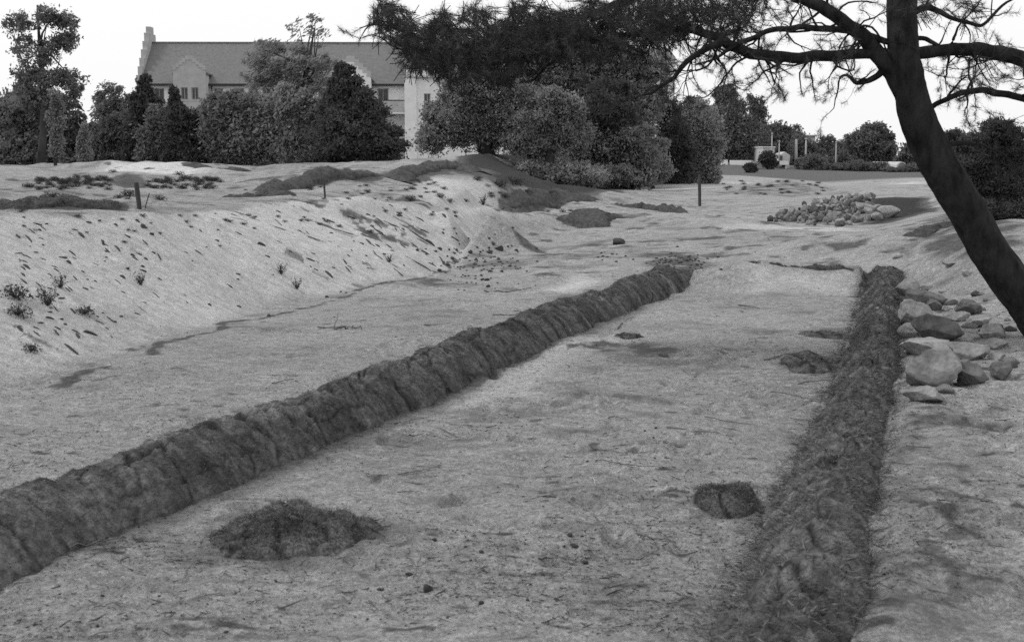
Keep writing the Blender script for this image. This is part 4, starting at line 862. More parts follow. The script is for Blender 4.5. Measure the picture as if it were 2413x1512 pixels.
stones = [ # u, v centre (zoom px), w, h, tone, tilt, label
 (730,385,180,130,'stone_mid',.2,'rounded grey boulder with a pale top at the far end of the row'),
 (850,450,310,120,'stone_dark',.1,'long dark flat boulder behind the brightest boulder'),
 (785,570,250,190,'stone_light',.1,'brightest angular boulder high on the ridge side'),
 (770,690,190,110,'stone_light',-.5,'pale slanting slab wedged under the big dark boulder'),
 (945,690,300,200,'stone_dark',.35,'big dark angular boulder in the middle of the row'),
 (890,815,370,150,'stone_light',.1,'broad pale boulder between the big dark one and the tall grey one'),
 (890,965,370,280,'stone_mid',.15,'largest tall grey boulder near the front of the row'),
 (850,1150,280,130,'stone_mid',0,'pale low boulder half sunk in the ridge at the front end'),
 (1175,1015,280,170,'stone_dark',.5,'dark ribbed slab lying right of the largest boulder'),
 (1180,840,250,150,'stone_mid',.1,'rough grey boulder right of the broad pale boulder'),
 (1180,530,190,110,'stone_dark',.2,'dark rounded boulder lying apart on the upper right'),
 (1245,625,170,90,'stone_light',-.2,'small bright stone right of the row middle'),
 (1100,590,190,80,'stone_mid',.1,'flat grey stone behind the big dark boulder'),
 (1370,700,180,110,'stone_mid',0,'grey boulder at the right edge above the dark one'),
 (1380,790,160,80,'stone_mid',0,'flat grey boulder at the right edge of the photo'),
 (1405,990,150,140,'stone_dark',.1,'dark boulder at the right edge near the bottom of the group'),
 (925,510,110,80,'stone_dark',.4,'small dark stone on top between two boulders'),
 (1175,275,80,55,'stone_light',0,'small pale stone beside the pine trunk'),
 (1390,880,120,50,'stone_mid',0,'low flat stone at the right edge'),
 (890,382,110,28,'stone_dark',0,'thin dark slab lying on the sand behind the row'),
 (1030,530,70,36,'stone_mid',0,'small round stone in the sand behind the row'),
 (1080,905,90,50,'stone_mid',.2,'small stone in the gap right of the largest boulder'),
 (1000,400,60,24,'stone_light',0,'small pale flat stone beside the thin dark slab'),
 (1060,205,120,26,'stone_mid',0,'thin pale slab lying on the bank left of the pine trunk'),
 (665,150,70,36,'stone_light',0,'pale round stone at the far end of the grass ridge'),
]
for i, (zx, zy, zw, zh, tn, tl, lb) in enumerate(stones):
    s = .3256; u = 1897+zx*s; v = 554+zy*s; wpx = zw*s*1.05; hpx = zh*s*1.05
    b = G(u, v+hpx*.40); Y = b[1]; w2 = wpx*Y/F/2; h2 = hpx*Y/F/2
    V = rock_shape(141+i, cuts=14 + i % 4, rough=.12); rng = np.random.default_rng(i); dp = w2*rng.uniform(.7, .95)
    V = V*[w2, dp, h2*1.05]; V = V@np.array(Matrix.Rotation(tl, 3, 'Y').transposed()); c = b + [0, dp*.6, h2*.80]
    c = atY(u, v, Y+dp*.4)
    o = mesh_np('boulder', V+c, ICO4[1], M[tn], loc=c, smooth=True); tag(o, lb, 'boulder', 'row of boulders under the leaning pine')
# rubble pile in the right distance
BOULD = True
rng = np.random.default_rng(77)
protos = []
def proto_rock(seed, m, nm, base=ICO2):
    me = bpy.data.meshes.new(nm); V = rock_shape(seed, base, 8, .06); me.from_pydata([tuple(p) for p in V], [], [tuple(map(int, f)) for f in base[1]]); me.materials.append(M[m]); me.polygons.foreach_set('use_smooth', np.ones(len(me.polygons), bool)); return me
rk = [proto_rock(200+i, ('stone_mid','stone_dark','stone_dark','stone_light')[i % 4], 'stone') for i in range(8)]
def put(nm, me, p, sc_, rot, lb, cat, grp):
    o = bpy.data.objects.new(nm, me); COL.objects.link(o); o.location = [float(c) for c in p]; o.scale = sc_; o.rotation_euler = rot; tag(o, lb, cat, grp); return o
def in_poly(u, v, P):
    c = False
    for i in range(len(P)):
        (x1, y1), (x2, y2) = P[i], P[(i+1) % len(P)]
        if (y1 > v) != (y2 > v) and u < (x2-x1)*(v-y1)/(y2-y1)+x1: c = not c
    return c
pile = [(1805,522),(1850,498),(1905,480),(1960,468),(2050,452),(2060,470),(2025,485),(2040,500),(2045,526),(1990,535),(1930,533),(1850,525)]; n = 0
while n < 250:
    u = rng.uniform(1800, 2065); v = rng.uniform(463, 536)
    if not in_poly(u, v, pile): continue
    p = G(u, v); s = rng.uniform(.035, .085)*(p[1]/32); p[2] += s*.3 + rng.uniform(0, .03)
    ri = int(rng.integers(8)); put('stone', rk[ri], p, (s*1.2, s, s*.8), tuple(rng.uniform(0, 6.28, 3)), ('mid grey','dark','blackish','pale')[ri % 4] + ' stone heaped in the rubble pile on the far right', 'stone', 'stones heaped in the rubble pile'); n += 1
for u, v, s, lb in ((2068,492,.13,'pale boulder left of the large one in the dark hollow'),(2092,508,.23,'largest rounded boulder lying in the dark hollow'),(2065,515,.15,'flat pale boulder at the front of the dark hollow'),(2038,515,.13,'pale stone between the rubble pile and the dark hollow'),(1978,524,.12,'rounded pale stone at the front foot of the rubble pile')):
    p = G(u, v+4); m = proto_rock(int(u), 'stone_light', 'boulder', ICO3); put('boulder', m, p+[0, 0, s*.45], (s*1.1, s*.9, s*.7), (0, 0, u), lb, 'boulder', 'pale boulders by the dark hollow')
for k in range(34):
    u, v = rng.uniform(2150, 2400), rng.uniform(690, 925)
    if v < 690 + (u-2130)*.25 and u > 2330: continue
    p = G(u, v); s = rng.uniform(.02, .055); put('stone', rk[rng.integers(8)], p+[0, 0, s*.25], (s*1.3, s, s*.75), (0, 0, rng.uniform(0, 6.28)), 'small stone lying between the boulders under the pine' if v < 800 else 'small stone at the front of the boulders under the pine', 'stone', 'small stones between the boulders')
# ------------------------------------------------------------------ clods of earth
ck = [proto_rock(300+i, 'clod', 'clod') for i in range(6)]
def clod(u, v, wpx, hf=.6, lb=None, grp='small clods on the sand', cat='clod', cap=.16):
    lb = lb or ('small dark clod in the rough field beyond the left floor' if v < 690 and u < 1400 else 'small dark clod behind the far end of the left turf ridge' if v < 690 else 'small dark clod on the floor left of the long turf ridge' if v < 1000 and u < 1100-(v-700)*1.6 else 'small dark crumb of earth on the near floor between the ridges'); p = G(u, v); s = min(cap, wpx*p[1]/F/2); rz = rng.uniform(0, 6.28)
    return put('clod', ck[rng.integers(6)], p+[0, 0, s*hf*.45], (s, s*rng.uniform(.6, .95), s*hf*rng.uniform(.8, 1.2)), (0, 0, rz), lb, cat, grp)
z4 = lambda x, y: (787.5+x*.3924, 918.8+y*.3924); z3 = lambda x, y: (x*.3807, 984.4+y*.3807); z2 = lambda x, y: (590.6+x*.3038, 393.8+y*.3038); z6 = lambda x, y: (918.8+x*.2992, 360.9+y*.2992); z1 = lambda x, y: (x*.3906, 328+y*.3906); z5 = lambda x, y: (984.4+x*.3263, 590.6+y*.3263)
named = [(z4(450,1112),17,'square dark clod beside the crossed twigs in the foreground'),(z4(560,1203),27,'wide flat dark clod below the crossed twigs'),(z4(600,905),13,'small square clod right of the big turf mound'),(z4(885,1283),14,'dark clod above a round stain near the lower edge'),(z4(1930,230),8,'small dark upright clod in the middle of the near floor'),(z3(635,1105),10,'small round clod near the lower left corner'),(z3(1710,1016),10,'small round clod just below the big turf mound'),(z2(1830,882),12,'roundest dark clod nearest on the left floor'),(z2(1930,642),18,'largest dark clod in the field of clods'),(z6(1805,720),28,'long dark clod lying alone beyond the clod field'),(z2(590,1012),9,'dark clod at the foot of the left bank'),(z2(140,1155),11,'dark upright clod left of the twig bundle')]
for (u, v), w_, lb in named: clod(u, v, w_*1.0, .75, lb, None)
cnt = 0
for x, y, r in ((995,1110,8),(1205,1105,8),(90,1280,6),(200,1375,7),(680,1370,7),(430,1415,7),(305,1397,6),(795,1327,6),(735,1325,6),(735,1243,8),(1180,1170,9),(958,1216,7),(1520,430,9),(1490,880,8),(1415,875,14),(1440,940,20),(1380,945,10),(1920,640,6),(760,373,6),(280,410,5),(885,975,16),(790,945,10),(820,1025,8),(1160,1262,12),(1395,1293,6),(965,1432,7),(1510,1040,14),(1255,700,6),(590,1440,7),(270,1200,12),(125,1365,6)):
    clod(*z4(x, y), r); cnt += 1
for x, y, r in ((605,1290,11),(400,255,7),(1285,1155,8),(750,1105,6),(1510,1247,9),(1125,1223,9),(210,1285,6),(345,328,7),(1190,45,6),(2165,1148,6),(2275,1245,7),(2365,1065,12),(370,1092,8),(1400,1330,14),(985,1105,9)):
    clod(*z3(x, y), r); cnt += 1
for x, y, r in ((1580,670,11),(2010,770,9),(1665,712,9),(1700,730,7),(1750,715,7),(1690,845,6),(1550,880,6),(1915,900,7),(2060,650,9),(1860,670,8),(1790,805,8),(1465,640,14),(1495,490,6),(1415,352,7),(1635,852,5),(1740,868,6),(2030,475,8),(2070,790,6),(700,970,6),(740,975,6),(650,1165,6),(490,675,5),(910,783,5),(175,837,5)):
    clod(*z2(x, y), r); cnt += 1
while cnt < 290:
    if cnt < 125: u, v = rng.normal(1600, 45), rng.normal(617, 12)
    elif rng.random() < .68: u, v = z2(rng.normal(1790, 210), rng.normal(745, 85))
    elif rng.random() < .6: u, v = z5(rng.normal(1560, 90)-130, rng.normal(45, 22)) if rng.random() < .3 else (rng.normal(1610, 40), rng.normal(618, 10))
    else: u, v = rng.uniform(60, 1900), rng.uniform(980, 1500)
    if v < 545 or v > 1505: continue
    clod(u, v, rng.uniform(4, 7.5)*(1+.9*rng.random()**4) if v < 800 else rng.uniform(3, 8)); cnt += 1

# ------------------------------------------------------------------ turf mounds on the near floor
def turf_blob(label, u, v, wpx, vtop, hgt, seed, name='turf_mound', cat='turf mound', nbl=2600, blen=.04, irregular=.34, grp=None, depth=None, mm='turf'):
    """u,v: front foot in the middle; vtop: row of the rear edge on the ground"""
    rg_ = np.random.default_rng(seed); f = G(u, v); b = atz(u, vtop, f[2]); cy = (f[1]+b[1])/2; ry = (b[1]-f[1])/2 if depth is None else depth; cx = f[0]*cy/f[1]; rx = wpx*cy/F/2
    if depth is not None: cy = f[1]+ry
    n, mth = 46, 110; rr = np.linspace(0, 1, n); th = np.linspace(0, 2*math.pi, mth, endpoint=False); RR, TTh = np.meshgrid(rr, th, indexing='ij')
    edge = 1 + irregular*(vnoise(np.cos(TTh)*1.6+seed, np.sin(TTh)*1.6, seed) + .6*vnoise(np.cos(TTh)*4, np.sin(TTh)*4+seed, seed+1))
    x = cx + RR*edge*rx*np.cos(TTh); y = cy + RR*edge*ry*np.sin(TTh)
    pr = np.clip(1-RR**5, 0, 1)**.6; q = fbm(x/.12, y/.12, 4, seed); ckx = np.abs((x/.16+q*.7) - np.round(x/.16+q*.7)); cky = np.abs((y/.3+q*.9)-np.round(y/.3+q*.9))
    z = H(x, y) - .01*RR + hgt*pr*(.8+.35*vnoise(x/.25, y/.25, seed+5)) + pr*(.045*q + .012*fbm(x/.03, y/.03, 2, seed+3)) - .02*pr*(np.exp(-(ckx/.06)**2)+np.exp(-(cky/.04)**2))*(hgt > .05)
    V = np.stack([x, y, z], -1).reshape(-1, 3); I, J = np.meshgrid(np.arange(n-1), np.arange(mth), indexing='ij'); a = (I*mth+J).ravel(); a2 = (I*mth+(J+1) % mth).ravel()
    o = mesh_np(name, V, np.stack([a, a+mth, a2+mth, a2], 1), M[mm], smooth=True); tag(o, label, cat, grp)
    tn_ = (.8+.5*_hash(np.floor(x/.16+q*.7+.5).astype(np.int64), np.floor(y/.3+q*.9+.5).astype(np.int64), seed))*(1-.7*np.exp(-(ckx/.12)**2))*(1-.6*np.exp(-(cky/.07)**2)); set_tone(o, tn_) if mm == 'turf' else None
    if nbl:
        k = rg_.integers(mth*4, len(V), nbl); base = V[k]; D = np.stack([base[:, 0]-cx, base[:, 1]-cy, np.full(nbl, .05)], 1); D = norm(norm(D)*.7 + rg_.normal(size=(nbl, 3))*.6 + [0, 0, .0])
        L = rg_.uniform(.3, 1.1, nbl)*blen; isd = rg_.random(nbl) < .25
        for nm, m2, sel in (('grass', 'blade_dark', ~isd), ('dry_grass', 'blade_dry', isd)):
            bo = blade_obj(nm, base[sel], D[sel], L[sel], rg_.uniform(.0005, .0011, sel.sum())*(1+base[sel][:, 1]*.08), M[m2], o, rg_, .16); bo['kind'] = 'stuff'
    return o
turf_blob('large oval mound of dark turf in the left foreground', 700, 1318, 395, 1195, .068, 501, irregular=.22, nbl=16000, blen=.03)
turf_blob('medium cracked turf mound beside the right grass ridge', 1712, 1222, 165, 1150, .10, 502, nbl=8000, blen=.03)
turf_blob('flat oval turf cap midway up the near floor', 1912, 882, 132, 846, .05, 503, nbl=2200, blen=.025)
turf_blob('farther thin turf piece on the near floor', 1950, 799, 120, 776, .035, 504, nbl=1600, blen=.02)
turf_blob('small dark turf scrap left of the flat oval turf cap', 1862, 862, 40, 852, .03, 505, 'turf_scrap', 'turf', 500, .02)
turf_blob('dark turf scrap on the stained patch in the middle of the floor', 1483, 800, 80, 792, .025, 506, 'turf_scrap', 'turf', 500, .02)
turf_blob('low grey turf scrap near the right grass ridge', 1790, 1105, 40, 1090, .02, 507, 'turf_scrap', 'turf', 300, .02) if False else None
# dark overhanging turf edges
def edge(label, pts, hgt, wd, seed, drop=.0, nbl=3000):
    r_ = np.random.default_rng(seed); P = np.array([[p[0], p[1]] for p in pts]); S = np.concatenate([[0], np.cumsum(np.hypot(*np.diff(P, axis=0).T))]); ns = int(S[-1]/.03)+4; s = np.linspace(0, S[-1], ns)
    cx = np.interp(s, S, P[:, 0]); cy = np.interp(s, S, P[:, 1]); tx, ty = np.gradient(cx), np.gradient(cy); l = np.hypot(tx, ty); nx, ny = ty/l, -tx/l
    m = 14; t = np.linspace(0, math.pi, m); hh = hgt*np.clip(np.minimum(s, S[-1]-s)/(.1*S[-1]), .25, 1)*(1+.5*vnoise(s/.25, s*0, seed)+.3*vnoise(s/.08, s*0, seed+2))
    c_, s_ = np.cos(t)[None], np.sin(t)[None]; X = cx[:, None] + nx[:, None]*c_*wd*(1+.4*vnoise(s/.15, s*0, seed+1)[:, None]); Y = cy[:, None] + ny[:, None]*c_*wd; Z = np.where(s_ < .05, H(X, Y)-.05, np.maximum(H(cx, cy)[:, None]*.5 + H(X, Y)*.5, H(X, Y)) + drop + hh[:, None]*s_)
    V = np.stack([X, Y, Z], -1); V += np.array([.03, .03, .03])*np.stack([vnoise(V[..., 0]*9, V[..., 2]*20+V[..., 1]*5, seed+k)+.5*vnoise(V[..., 0]*30, V[..., 1]*30, seed+k+5) for k in range(3)], -1); V = V.reshape(-1, 3); I, J = np.meshgrid(np.arange(ns-1), np.arange(m-1), indexing='ij'); a = (I*m+J).ravel()
    o = mesh_np('turf_edge', V, np.stack([a, a+m, a+m+1, a+1], 1), M['clod'], smooth=True); tag(o, label, 'turf edge')
    k = r_.integers(0, len(V), nbl); D = norm(r_.normal(size=(nbl, 3))*[1, .6, .5] + [0, -.5, -.1]); bo = blade_obj('roots', V[k], D, r_.uniform(.01, .04, nbl), r_.uniform(.002, .004, nbl), M['blade_dark'], o, r_); bo['kind'] = 'stuff'
edge('thin dark turf edge along the lip that ends the near floor', LT[1:], .075, .07, 601, -.05)
edge('dark upright turf edge in the hollow beyond the pale spur', [p+np.array([0, -.05, 0]) for p in ET], .20, .15, 602, -.04)
edge('oblique heap of dark turf below the pale spur top', L_z((1365,535,.08),(1400,520,.13),(1440,510,.2)), .20, .5, 603, -.04, 4000)

edge('ragged dark turf lip across the mound in the middle of the plateau', Yp((610,444,22.0),(640,434,22.7),(720,413,24.9),(820,406,26.9),(905,403,27.9)), .13, .2, 604, -.03, 3500)
edge('ragged dark turf lip near the top of the sandy mound', Yp((935,418,28.8),(965,400,31.2),(1020,390,32.7),(1090,392,32.7),(1130,406,31.7)), .15, .3, 605, -.03, 3500)
edge('dark turf wall of the shallow trench at the left edge', Yp((-60,488,14.9),(30,486,14.8),(120,488,14.7),(200,487,14.7),(300,484,14.8)), .13, .14, 606, -.06, 5000)
edge('short jagged dark turf lip right of the bright mound top', Yp((440,388,35.5),(480,392,35),(520,398,34.4),(545,394,35.5),(570,390,36)), .13, .3, 607, -.03, 2000)
edge('slanting dark turf strip at the left foot of the plateau mound', Yp((535,471,20),(560,461,20.7),(600,449,21.7)), .07, .12, 608, -.02, 1200)
edge('dark turf lip over the scarp at the foot of the dark hill', [p+np.array([0, -.3, 0]) for p in LEDT[:4]], .14, .30, 609, -.10, 5000)
edge('dark lump of turf on the plateau left of the thin stake', Yp((600,452,21.3),(640,452,21.2),(685,457,20.9)), .10, .25, 610, -.02, 1500)
edge('second strip of rooty turf on the slope left of the leaning pine', Gp((2150,560),(2200,535),(2250,528)), .07, .2, 612, -.03, 3000)
# ------------------------------------------------------------------ plants and turf scraps on the left bank and plateau
def plant_proto(seed, n, h, spread, leaf, m):
    r_ = np.random.default_rng(seed); mb = MB(); pts = []
    for k in range(n):
        a = r_.uniform(0, 6.28); d = np.array([math.cos(a)*spread, math.sin(a)*spread, 1.]); p = np.zeros(3); q = [p.copy()]; L = h*r_.uniform(.5, 1.1)
        for i in range(5): d = d + r_.normal(size=3)*.25; p = p + norm(d)*L/5; q.append(p.copy()); pts += [p + r_.normal(size=3)*h*.05 for _ in range(5)]
        mb.tube(q, list(np.linspace(.012, .003, 6)*h*1.6), 3)
    if spread > .8: pts = [np.array([x, y, z])*h for x, y, z in norm(r_.normal(size=(320, 3)))*(r_.random(320)**.4)[:, None]*[.8, .8, .75] if z > -.1]
    pts = np.array(pts); D = norm(r_.normal(size=pts.shape) + [0, 0, .3]); N = len(pts); side = norm(np.cross(D, r_.normal(size=(N, 3)))); Lf = (r_.uniform(.6, 1.2, N)*leaf)[:, None]
    V = np.concatenate([np.array(mb.v), np.stack([pts, pts+D*Lf*.5+side*Lf*.3, pts+D*Lf, pts+D*Lf*.5-side*Lf*.3], 1).reshape(-1, 3)]); b = len(mb.v)
    me = bpy.data.meshes.new('plant'); me.from_pydata([tuple(map(float, x)) for x in V], [], mb.f + [tuple(b+4*i+j for j in range(4)) for i in range(N)]); me.materials.append(M[m]); return me
M['heather'] = mat('heather', .03, .085, 12)
pp = [plant_proto(700+i, 14, 1., .55, .10, 'heather') for i in range(4)] + [plant_proto(710+i, 46, 1., .9, .17, 'heather') for i in range(3)]
def plant(u, v, hpx, lb=None, low=False, wide=1.0):
    p = G(u, v); s = hpx*p[1]/F; me = pp[rng.integers(4, 7) if low else rng.integers(0, 4)]
    o = put('heather_plant', me, p-[0, 0, s*.03], (s*wide, s*wide, s), (0, 0, rng.uniform(0, 6.28)), lb or ('small dark heather tuft along the left part of the bank crest' if u < 550 else 'small dark heather tuft along the right part of the bank crest'), 'plant', 'small tufts on the left bank' if not lb else None); return o
for (u, v), h, lb, low in ((z1(290,1005),55,'tall dark sprig on the lower left bank',0),(z1(368,900),40,'second dark sprig up slope from the tall one at lower left',0),(z1(850,880),34,'branched dark sprig in the middle of the left bank',0),(z1(95,960),42,'dark bush at the left edge of the bank',1),(z1(110,1060),36,'lower dark bush at the left edge of the bank',1),(z1(510,1055),28,'dark round tuft low on the left bank',1),(z2(235,830),32,'upright sprig with thin twigs on the bank centre',0),(z2(360,945),30,'bent sprig near the foot of the bank centre',0),(z2(1075,740),22,'small sprig on the right part of the left bank',0),(z1(190,1280),26,'dark bush low at the left edge of the bank foot',1),
    (z6(735,410),28,'tall dark bush leaning on the bank corner beyond',0),(z6(160,375),18,'low wide bush at the plateau edge',1),(z6(398,350),14,'round bush on the bright plateau edge',1),(z6(470,388),12,'second round bush on the bright plateau edge',1),(z6(905,348),13,'round bush right of the tall leaning bush',1),(z6(870,262),22,'wide bush at the left foot of the dark hill',1),(z6(985,245),26,'second wide bush at the left foot of the dark hill',1),(z6(690,215),14,'thin bush on the flank of the bright mound',1),(z6(1360,465),10,'small dark bush on the hollow floor',1),(z6(1420,458),7,'flat little bush on the hollow floor',1),(z6(1485,455),8,'rounded little bush on the hollow floor',1),(z6(1475,540),12,'dark bush before the turf heap',1),(z6(600,382),9,'tiny bush left of the tall leaning bush',1),(z6(240,348),8,'tiny flat bush behind the low wide bush',1),
    ((250*.2902,668*.2902+328),1,'x',0)):
    if lb != 'x': plant(u, v, h*1.1, lb, bool(low), 1.1 if low else .8)
z9 = lambda x, y: (x*.1904, 328.1+y*.1904)
for (u, v), h, lb in ((z9(330,590),12,'small bush on the plateau at the far left'),(z9(390,595),10,'small bush right of the first one at the far left'),(z9(650,720),20,'wide dark bush in front of the far left tufts'),(z9(810,810),20,'dark bush on the edge of the dark trench'),(z9(1980,750),14,'triangular dark bush right of the leaning stake'),(z9(1590,700),18,'bushy growth left of the leaning stake'),(z9(1480,730),12,'low bush left of the leaning stake'),(z9(2220,440),11,'small dark bush on the bright mound right side'),(z9(1400,410),9,'tiny bush on top of the bright mound')):
    plant(u, v, h*1.1, lb, True, 1.5)
for k in range(48):
    u, v = (rng.uniform(560, 930), rng.uniform(438, 474)) if k < 24 else (rng.uniform(1150, 1420), rng.uniform(452, 500)) if k < 38 else (rng.uniform(40, 330), rng.uniform(462, 505)); plant(u, v, rng.uniform(4, 9), 'low dark tuft on the rough ground around the thin stake' if k < 24 else 'low dark tuft on the scarp at the foot of the dark hill' if k < 38 else 'low dark tuft in the trench at the left edge', True, 1.6)['group'] = 'low tufts on the rough ground'
# turf scraps sliding down the bank (long dark streaks)
def scrap(u, v, lpx, ang, wpx, hmul=1.0):
    p = G(u, v); s = lpx*p[1]/F/2; w_ = wpx*p[1]/F/2; d = G(u+lpx*.4*math.cos(ang), v+lpx*.4*math.sin(ang)) - G(u-lpx*.4*math.cos(ang), v-lpx*.4*math.sin(ang)); L = np.linalg.norm(d); L = min(L, lpx*p[1]/F*2.2)
    o = bpy.data.objects.new('turf_scrap', ck[rng.integers(6)]); COL.objects.link(o); o.location = [float(c) for c in p + np.array([0, 0, w_*.12])]
    q = Vector(d).to_track_quat('X', 'Z'); o.rotation_euler = q.to_euler(); o.scale = (max(L/2, w_), w_*.9, w_*.6*hmul)
    return tag(o, ('long dark streak of turf' if lpx > 22 else 'short dark scrap of turf') + (' on the upper' if v < 560 else ' on the lower') + (' left part of the bank' if u < 330 else ' middle of the bank' if u < 700 else ' right part of the bank'), 'turf scrap', 'turf scraps on the left bank')
for x, y, l, w_, a in ((110,590,50,20,35),(260,640,22,14,20),(490,580,60,18,55),(620,620,30,14,80),(625,640,18,14,0),(380,715,60,16,5),(415,745,44,26,30),(160,770,60,20,35),(740,832,45,22,35),(915,575,44,20,20),(880,630,70,9,40),(960,710,60,10,60),(930,690,40,14,30),(1200,685,80,12,35),(1310,612,32,16,30),(1440,570,60,9,25),(1580,635,64,18,25),(1435,815,38,14,15),(1435,845,24,12,5),(1390,890,70,12,35),(1265,1000,25,18,20),(1440,1010,40,12,20),(520,905,60,16,20),(545,1172,110,26,15),(600,1105,80,10,25),(690,1102,28,18,0),(730,1070,34,14,0),(370,1088,24,18,0),(300,1080,66,20,10),(250,1108,50,14,0),(430,1270,150,20,38),(345,1175,60,14,50),(220,1140,60,14,20),(120,1150,60,14,40),(500,800,34,14,30),(530,848,24,12,10),(870,985,30,9,10),(940,940,70,7,40),(860,1030,90,5,35),(560,1055,16,10,0),(618,1048,18,12,0),(800,700,40,18,20),(880,725,30,18,20),(640,680,20,14,0),(640,715,18,12,0),(630,737,16,10,0),(770,785,26,20,0),(215,685,36,12,5),(470,1190,50,20,50),(200,1250,30,20,0),(395,1120,28,18,30),(300,820,36,10,30),(390,830,30,10,70),(410,910,60,12,40),(370,960,60,14,0),(300,1045,36,14,0),(560,1040,26,12,10),(860,770,20,18,0),(1160,735,12,10,0),(1245,652,14,9,0),(450,550,50,9,10),(830,495,40,20,30),(860,530,24,30,70),(540,505,50,16,10),(600,495,30,14,0),(1150,530,24,14,0),(1300,450,20,10,0),(700,520,22,18,40),(280,515,20,12,0),(240,548,26,14,20),(110,690,60,9,0),(340,790,50,12,30)):
    u, v = z1(x, y); scrap(u, v, l*.3906, math.radians(a), w_*.3906*1.35)
for x, y, l, w_, a in ((615,840,120,26,42),(440,510,60,8,45),(75,600,70,18,15),(220,580,60,8,30),(880,525,66,12,20),(1070,615,80,16,35),(480,670,50,8,25),(735,740,80,14,50),(1000,700,150,9,35),(1150,820,130,14,38),(1300,750,290,20,30),(1410,757,90,16,25),(1385,590,110,40,30),(1470,640,44,28,0),(1270,610,110,12,35),(1180,500,80,7,35),(1085,445,60,16,25),(1150,378,50,24,0),(220,350,60,14,25),(1075,715,60,14,55),(780,790,30,8,20),(800,575,24,12,20),(680,615,24,7,30),(1480,720,90,12,60),(1510,760,60,16,20),(1125,480,40,9,70),(1090,300,60,12,25),(965,430,24,12,40),(570,400,30,10,10),(705,290,26,12,0),(1260,460,40,7,80),(960,660,60,8,50),(950,610,50,9,35),(1320,640,50,8,10),(1120,770,70,8,30),(520,740,50,6,40)):
    u, v = z2(x, y); scrap(u, v, l*.3038, math.radians(a), w_*.3038*1.35)
for k in range(120):
    if k < 62: u, v = 40+abs(rng.normal())*170, rng.uniform(525, 800)
    else: u, v = rng.normal(880, 110), rng.uniform(495, 640)
    if v > 870-u*.23 or u > 1090 or v > 655 + (1000-u)*.2 or v < 505: continue
    scrap(u, v, rng.uniform(6, 30), math.radians(rng.uniform(15, 50)), rng.uniform(3.5, 8))
# random tufts to fill the bank's upper edge and the two tuft fields of the plateau
for k in range(40):
    u = rng.uniform(40, 1100); v = 512 - max(0, u-430)*.03 + abs(rng.normal())*26 - 4; plant(u, v, rng.uniform(5, 10), None, True, 1.4)
for k in range(110):
    if k < 60: u, v = rng.uniform(90, 265), rng.uniform(418, 448)
    else: u, v = rng.uniform(345, 520), rng.uniform(420, 448)
    p = G(u, v); s = rng.uniform(8, 14)*p[1]/F
    put('heather_plant', pp[rng.integers(4, 7)], p, (s*1.3, s*1.3, s), (0, 0, rng.uniform(0, 6.28)), ('dark tuft in the field left of the short leaning stake' if k < 60 else 'dark tuft in the field right of the short leaning stake'), 'plant', 'tufts at the foot of the bright mound')
for k in range(44):
    u, v = (rng.uniform(1700, 1950), rng.uniform(428, 460)) if k < 30 else (rng.uniform(950, 1050), rng.uniform(420, 455)); p = G(u, v); s = rng.uniform(4, 8)*p[1]/F
    put('heather_plant', pp[rng.integers(4, 7)], p, (s*1.6, s*1.6, s), (0, 0, rng.uniform(0, 6.28)), 'dark tuft on the rough heap right of the tall stake' if k < 30 else 'dark tuft on the left flank of the sandy mound', 'plant', 'tufts on the rough heap' if k < 30 else 'tufts on the flank of the sandy mound')

# ------------------------------------------------------------------ twigs on the near floor
def twig(pts, r, lb, grp=None, pale=False, lift=.01):
    W = []
    for (u, v, *h) in pts:
        p = G(u, v); p[2] += lift + (h[0]*p[1]/F if h else 0); W.append(p)
    W = np.array(W); Q, _ = dense(W, [1]*len(W), 4); Y = W[:, 1].mean(); r = r*.72*Y/F/2; Q += np.random.default_rng(int(pts[0][0])).normal(size=Q.shape)*r*.8
    o = MB().tube(Q, list(np.linspace(r, r*.45, len(Q))), 5).build('twig', M['twig_pale' if pale else 'twig'], None, True, True); tag(o, lb, 'twig', grp)
def tz(f, *p): return [f(*q[:2]) + tuple(q[2:]) for q in p]
G1 = 'twigs lying on the near floor'
twig(tz(z4,(425,1018,12),(465,1055,5),(500,1082)), 5, 'left twig of the crossed pair in the foreground')
twig(tz(z4,(522,1045,16),(495,1110,8),(478,1160)), 5, 'right upright twig of the crossed pair in the foreground')
twig(tz(z3,(1235,900),(1170,925),(1150,985),(1130,1035)), 6, 'bent twig below the left end of the big turf mound')
twig(tz(z3,(285,855),(480,805),(640,778),(775,742)), 8, 'long stick along the foot of the left turf ridge')
twig(tz(z3,(1650,640,22),(1710,630,26),(1800,618,26)), 12, 'thick short stick lying on the big turf mound')
twig(tz(z2,(645,1262),(665,1230,8),(683,1192,16)), 4, 'thin stick poking up beside the twig bundle')
twig(tz(z2,(670,1262),(740,1256),(800,1250),(860,1258)), 8, 'bundle like dark stick lying on the left floor')
twig(tz(z4,(1535,540),(1560,550,3),(1570,585)), 4, 'pale bent twig in the middle of the near floor', pale=True)
twig(tz(z4,(1230,1018),(1310,1020),(1470,1030),(1570,1010)), 6, 'long dark twig right of centre in the foreground')
twig(tz(z4,(1820,880),(1880,895),(1960,905),(2050,920)), 8, 'dark curved twig below the medium turf mound')
twig([(1800,548),(1812,565),(1824,580)], 3, 'short stick standing slanted beyond the lip')
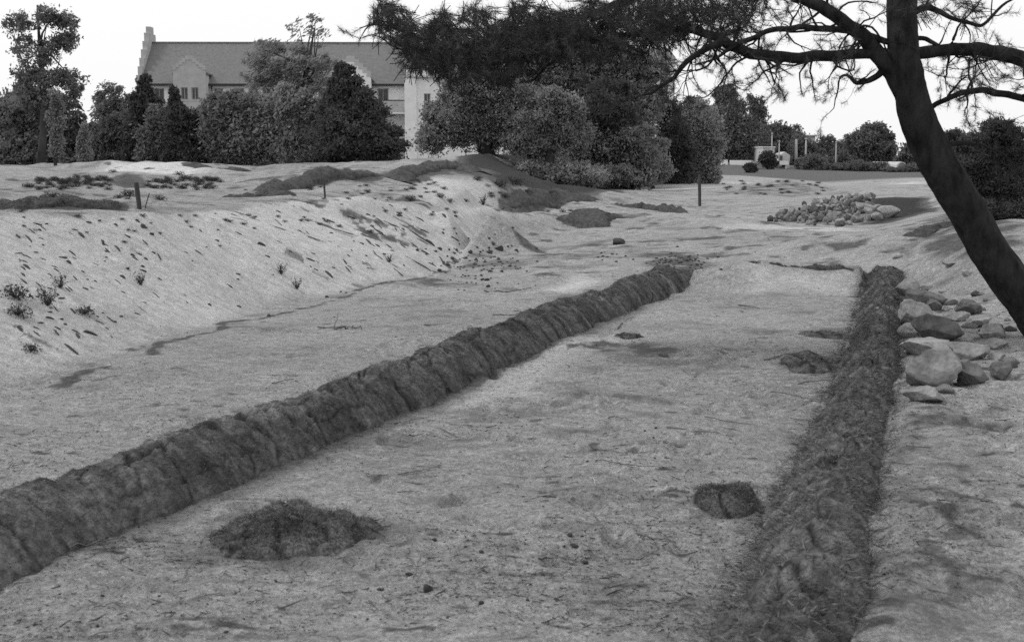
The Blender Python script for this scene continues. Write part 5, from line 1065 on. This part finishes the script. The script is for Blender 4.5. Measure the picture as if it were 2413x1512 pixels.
lst = [tz(z4,(635,242),(690,268),(735,290)), tz(z4,(380,628),(450,620),(525,622)), tz(z4,(1540,360),(1610,366),(1680,372)), tz(z4,(1030,1262),(1060,1250),(1095,1238)), tz(z4,(408,1340),(440,1325),(478,1310)), tz(z4,(1560,775),(1585,790),(1608,830)), tz(z4,(1080,1215),(1110,1203)), tz(z4,(1780,382),(1815,378)), tz(z4,(1650,178),(1690,168),(1750,185),(1790,192)), tz(z4,(380,520),(480,500),(560,485),(650,462)), tz(z4,(1540,1020),(1470,1040),(1380,1030)), tz(z3,(580,1190),(700,1160),(790,1170)), tz(z3,(550,1365),(650,1340),(790,1322)), tz(z3,(1300,1320),(1360,1285),(1450,1272)), tz(z3,(1530,1155),(1580,1145),(1640,1138)), tz(z3,(1610,1085),(1670,1072)), tz(z3,(80,1045),(200,1030)),
 [(1660,985),(1710,995),(1775,1005)], [(1800,850),(1850,838),(1890,832)], [(1820,925),(1880,935),(1940,948)], [(1405,1085),(1470,1098),(1560,1105)], [(1570,1010),(1640,1018),(1730,1030)], [(1860,990),(1930,1000)], [(640,905),(690,898)], [(930,1000),(1010,985)], [(750,775),(830,770)], [(600,960),(640,953)], [(1350,1180),(1300,1170),(1240,1182)], [(1000,770),(1060,762)], [(1140,690),(1200,688),(1250,682)], [(1160,745),(1230,742)], [(1595,1295),(1560,1262),(1510,1258)], [(1455,775),(1470,760),(1492,748)], [(1740,720),(1790,728)], [(640,1230),(700,1218),(760,1222)], [(1880,905),(1960,898)], [(2100,1090),(2150,1098)], [(2240,1240),(2290,1262)], [(2180,1395),(2290,1420)]]
for i, p in enumerate(lst):
    mu = sum(q[0] for q in p)/len(p); mv = sum(q[1] for q in p)/len(p); twig(p, 4.5, ('thin twig lying in the foreground' if mv > 1250 else 'thin twig lying midway up the floor' if mv > 940 else 'thin twig lying far up the floor') + (' on the left' if mu < 1000 else ' in the centre' if mu < 1600 else ' on the right'), G1)
# fine litter: bits of bark, needles and crumbs, far too many to count
rl = np.random.default_rng(99); n = 46000; u = rl.uniform(-50, 2450, n); v = 560 + (rl.random(n)**.8)*960; d = np.stack([(u-W0/2)/F, cT - (v-H0/2)/F*sT*1.0, -sT - (v-H0/2)/F*cT], 1); t = -CAMZ/d[:, 2]; x = d[:, 0]*t; y = d[:, 1]*t
keep = (fbm(x/.7, y/.5, 3, 88) + rl.uniform(-.45, .45, n)) > .06; x, y = x[keep], y[keep]; z = H(x, y)
a = rl.uniform(0, 6.28, len(x)); D = norm(np.stack([np.cos(a), np.sin(a)*.7, rl.uniform(-.05, .25, len(x))], 1)); P = np.stack([x, y, z+.004], 1)
lt = blade_obj('litter', P, D, rl.uniform(.004, .022, len(x))*(1+rl.random(len(x))**8*4), rl.uniform(.0008, .003, len(x))*(1+y*.05), M['clod'], None, rl, .2)
tag(lt, 'fine dark litter of needles and crumbs on the sand', 'litter', kind='stuff')
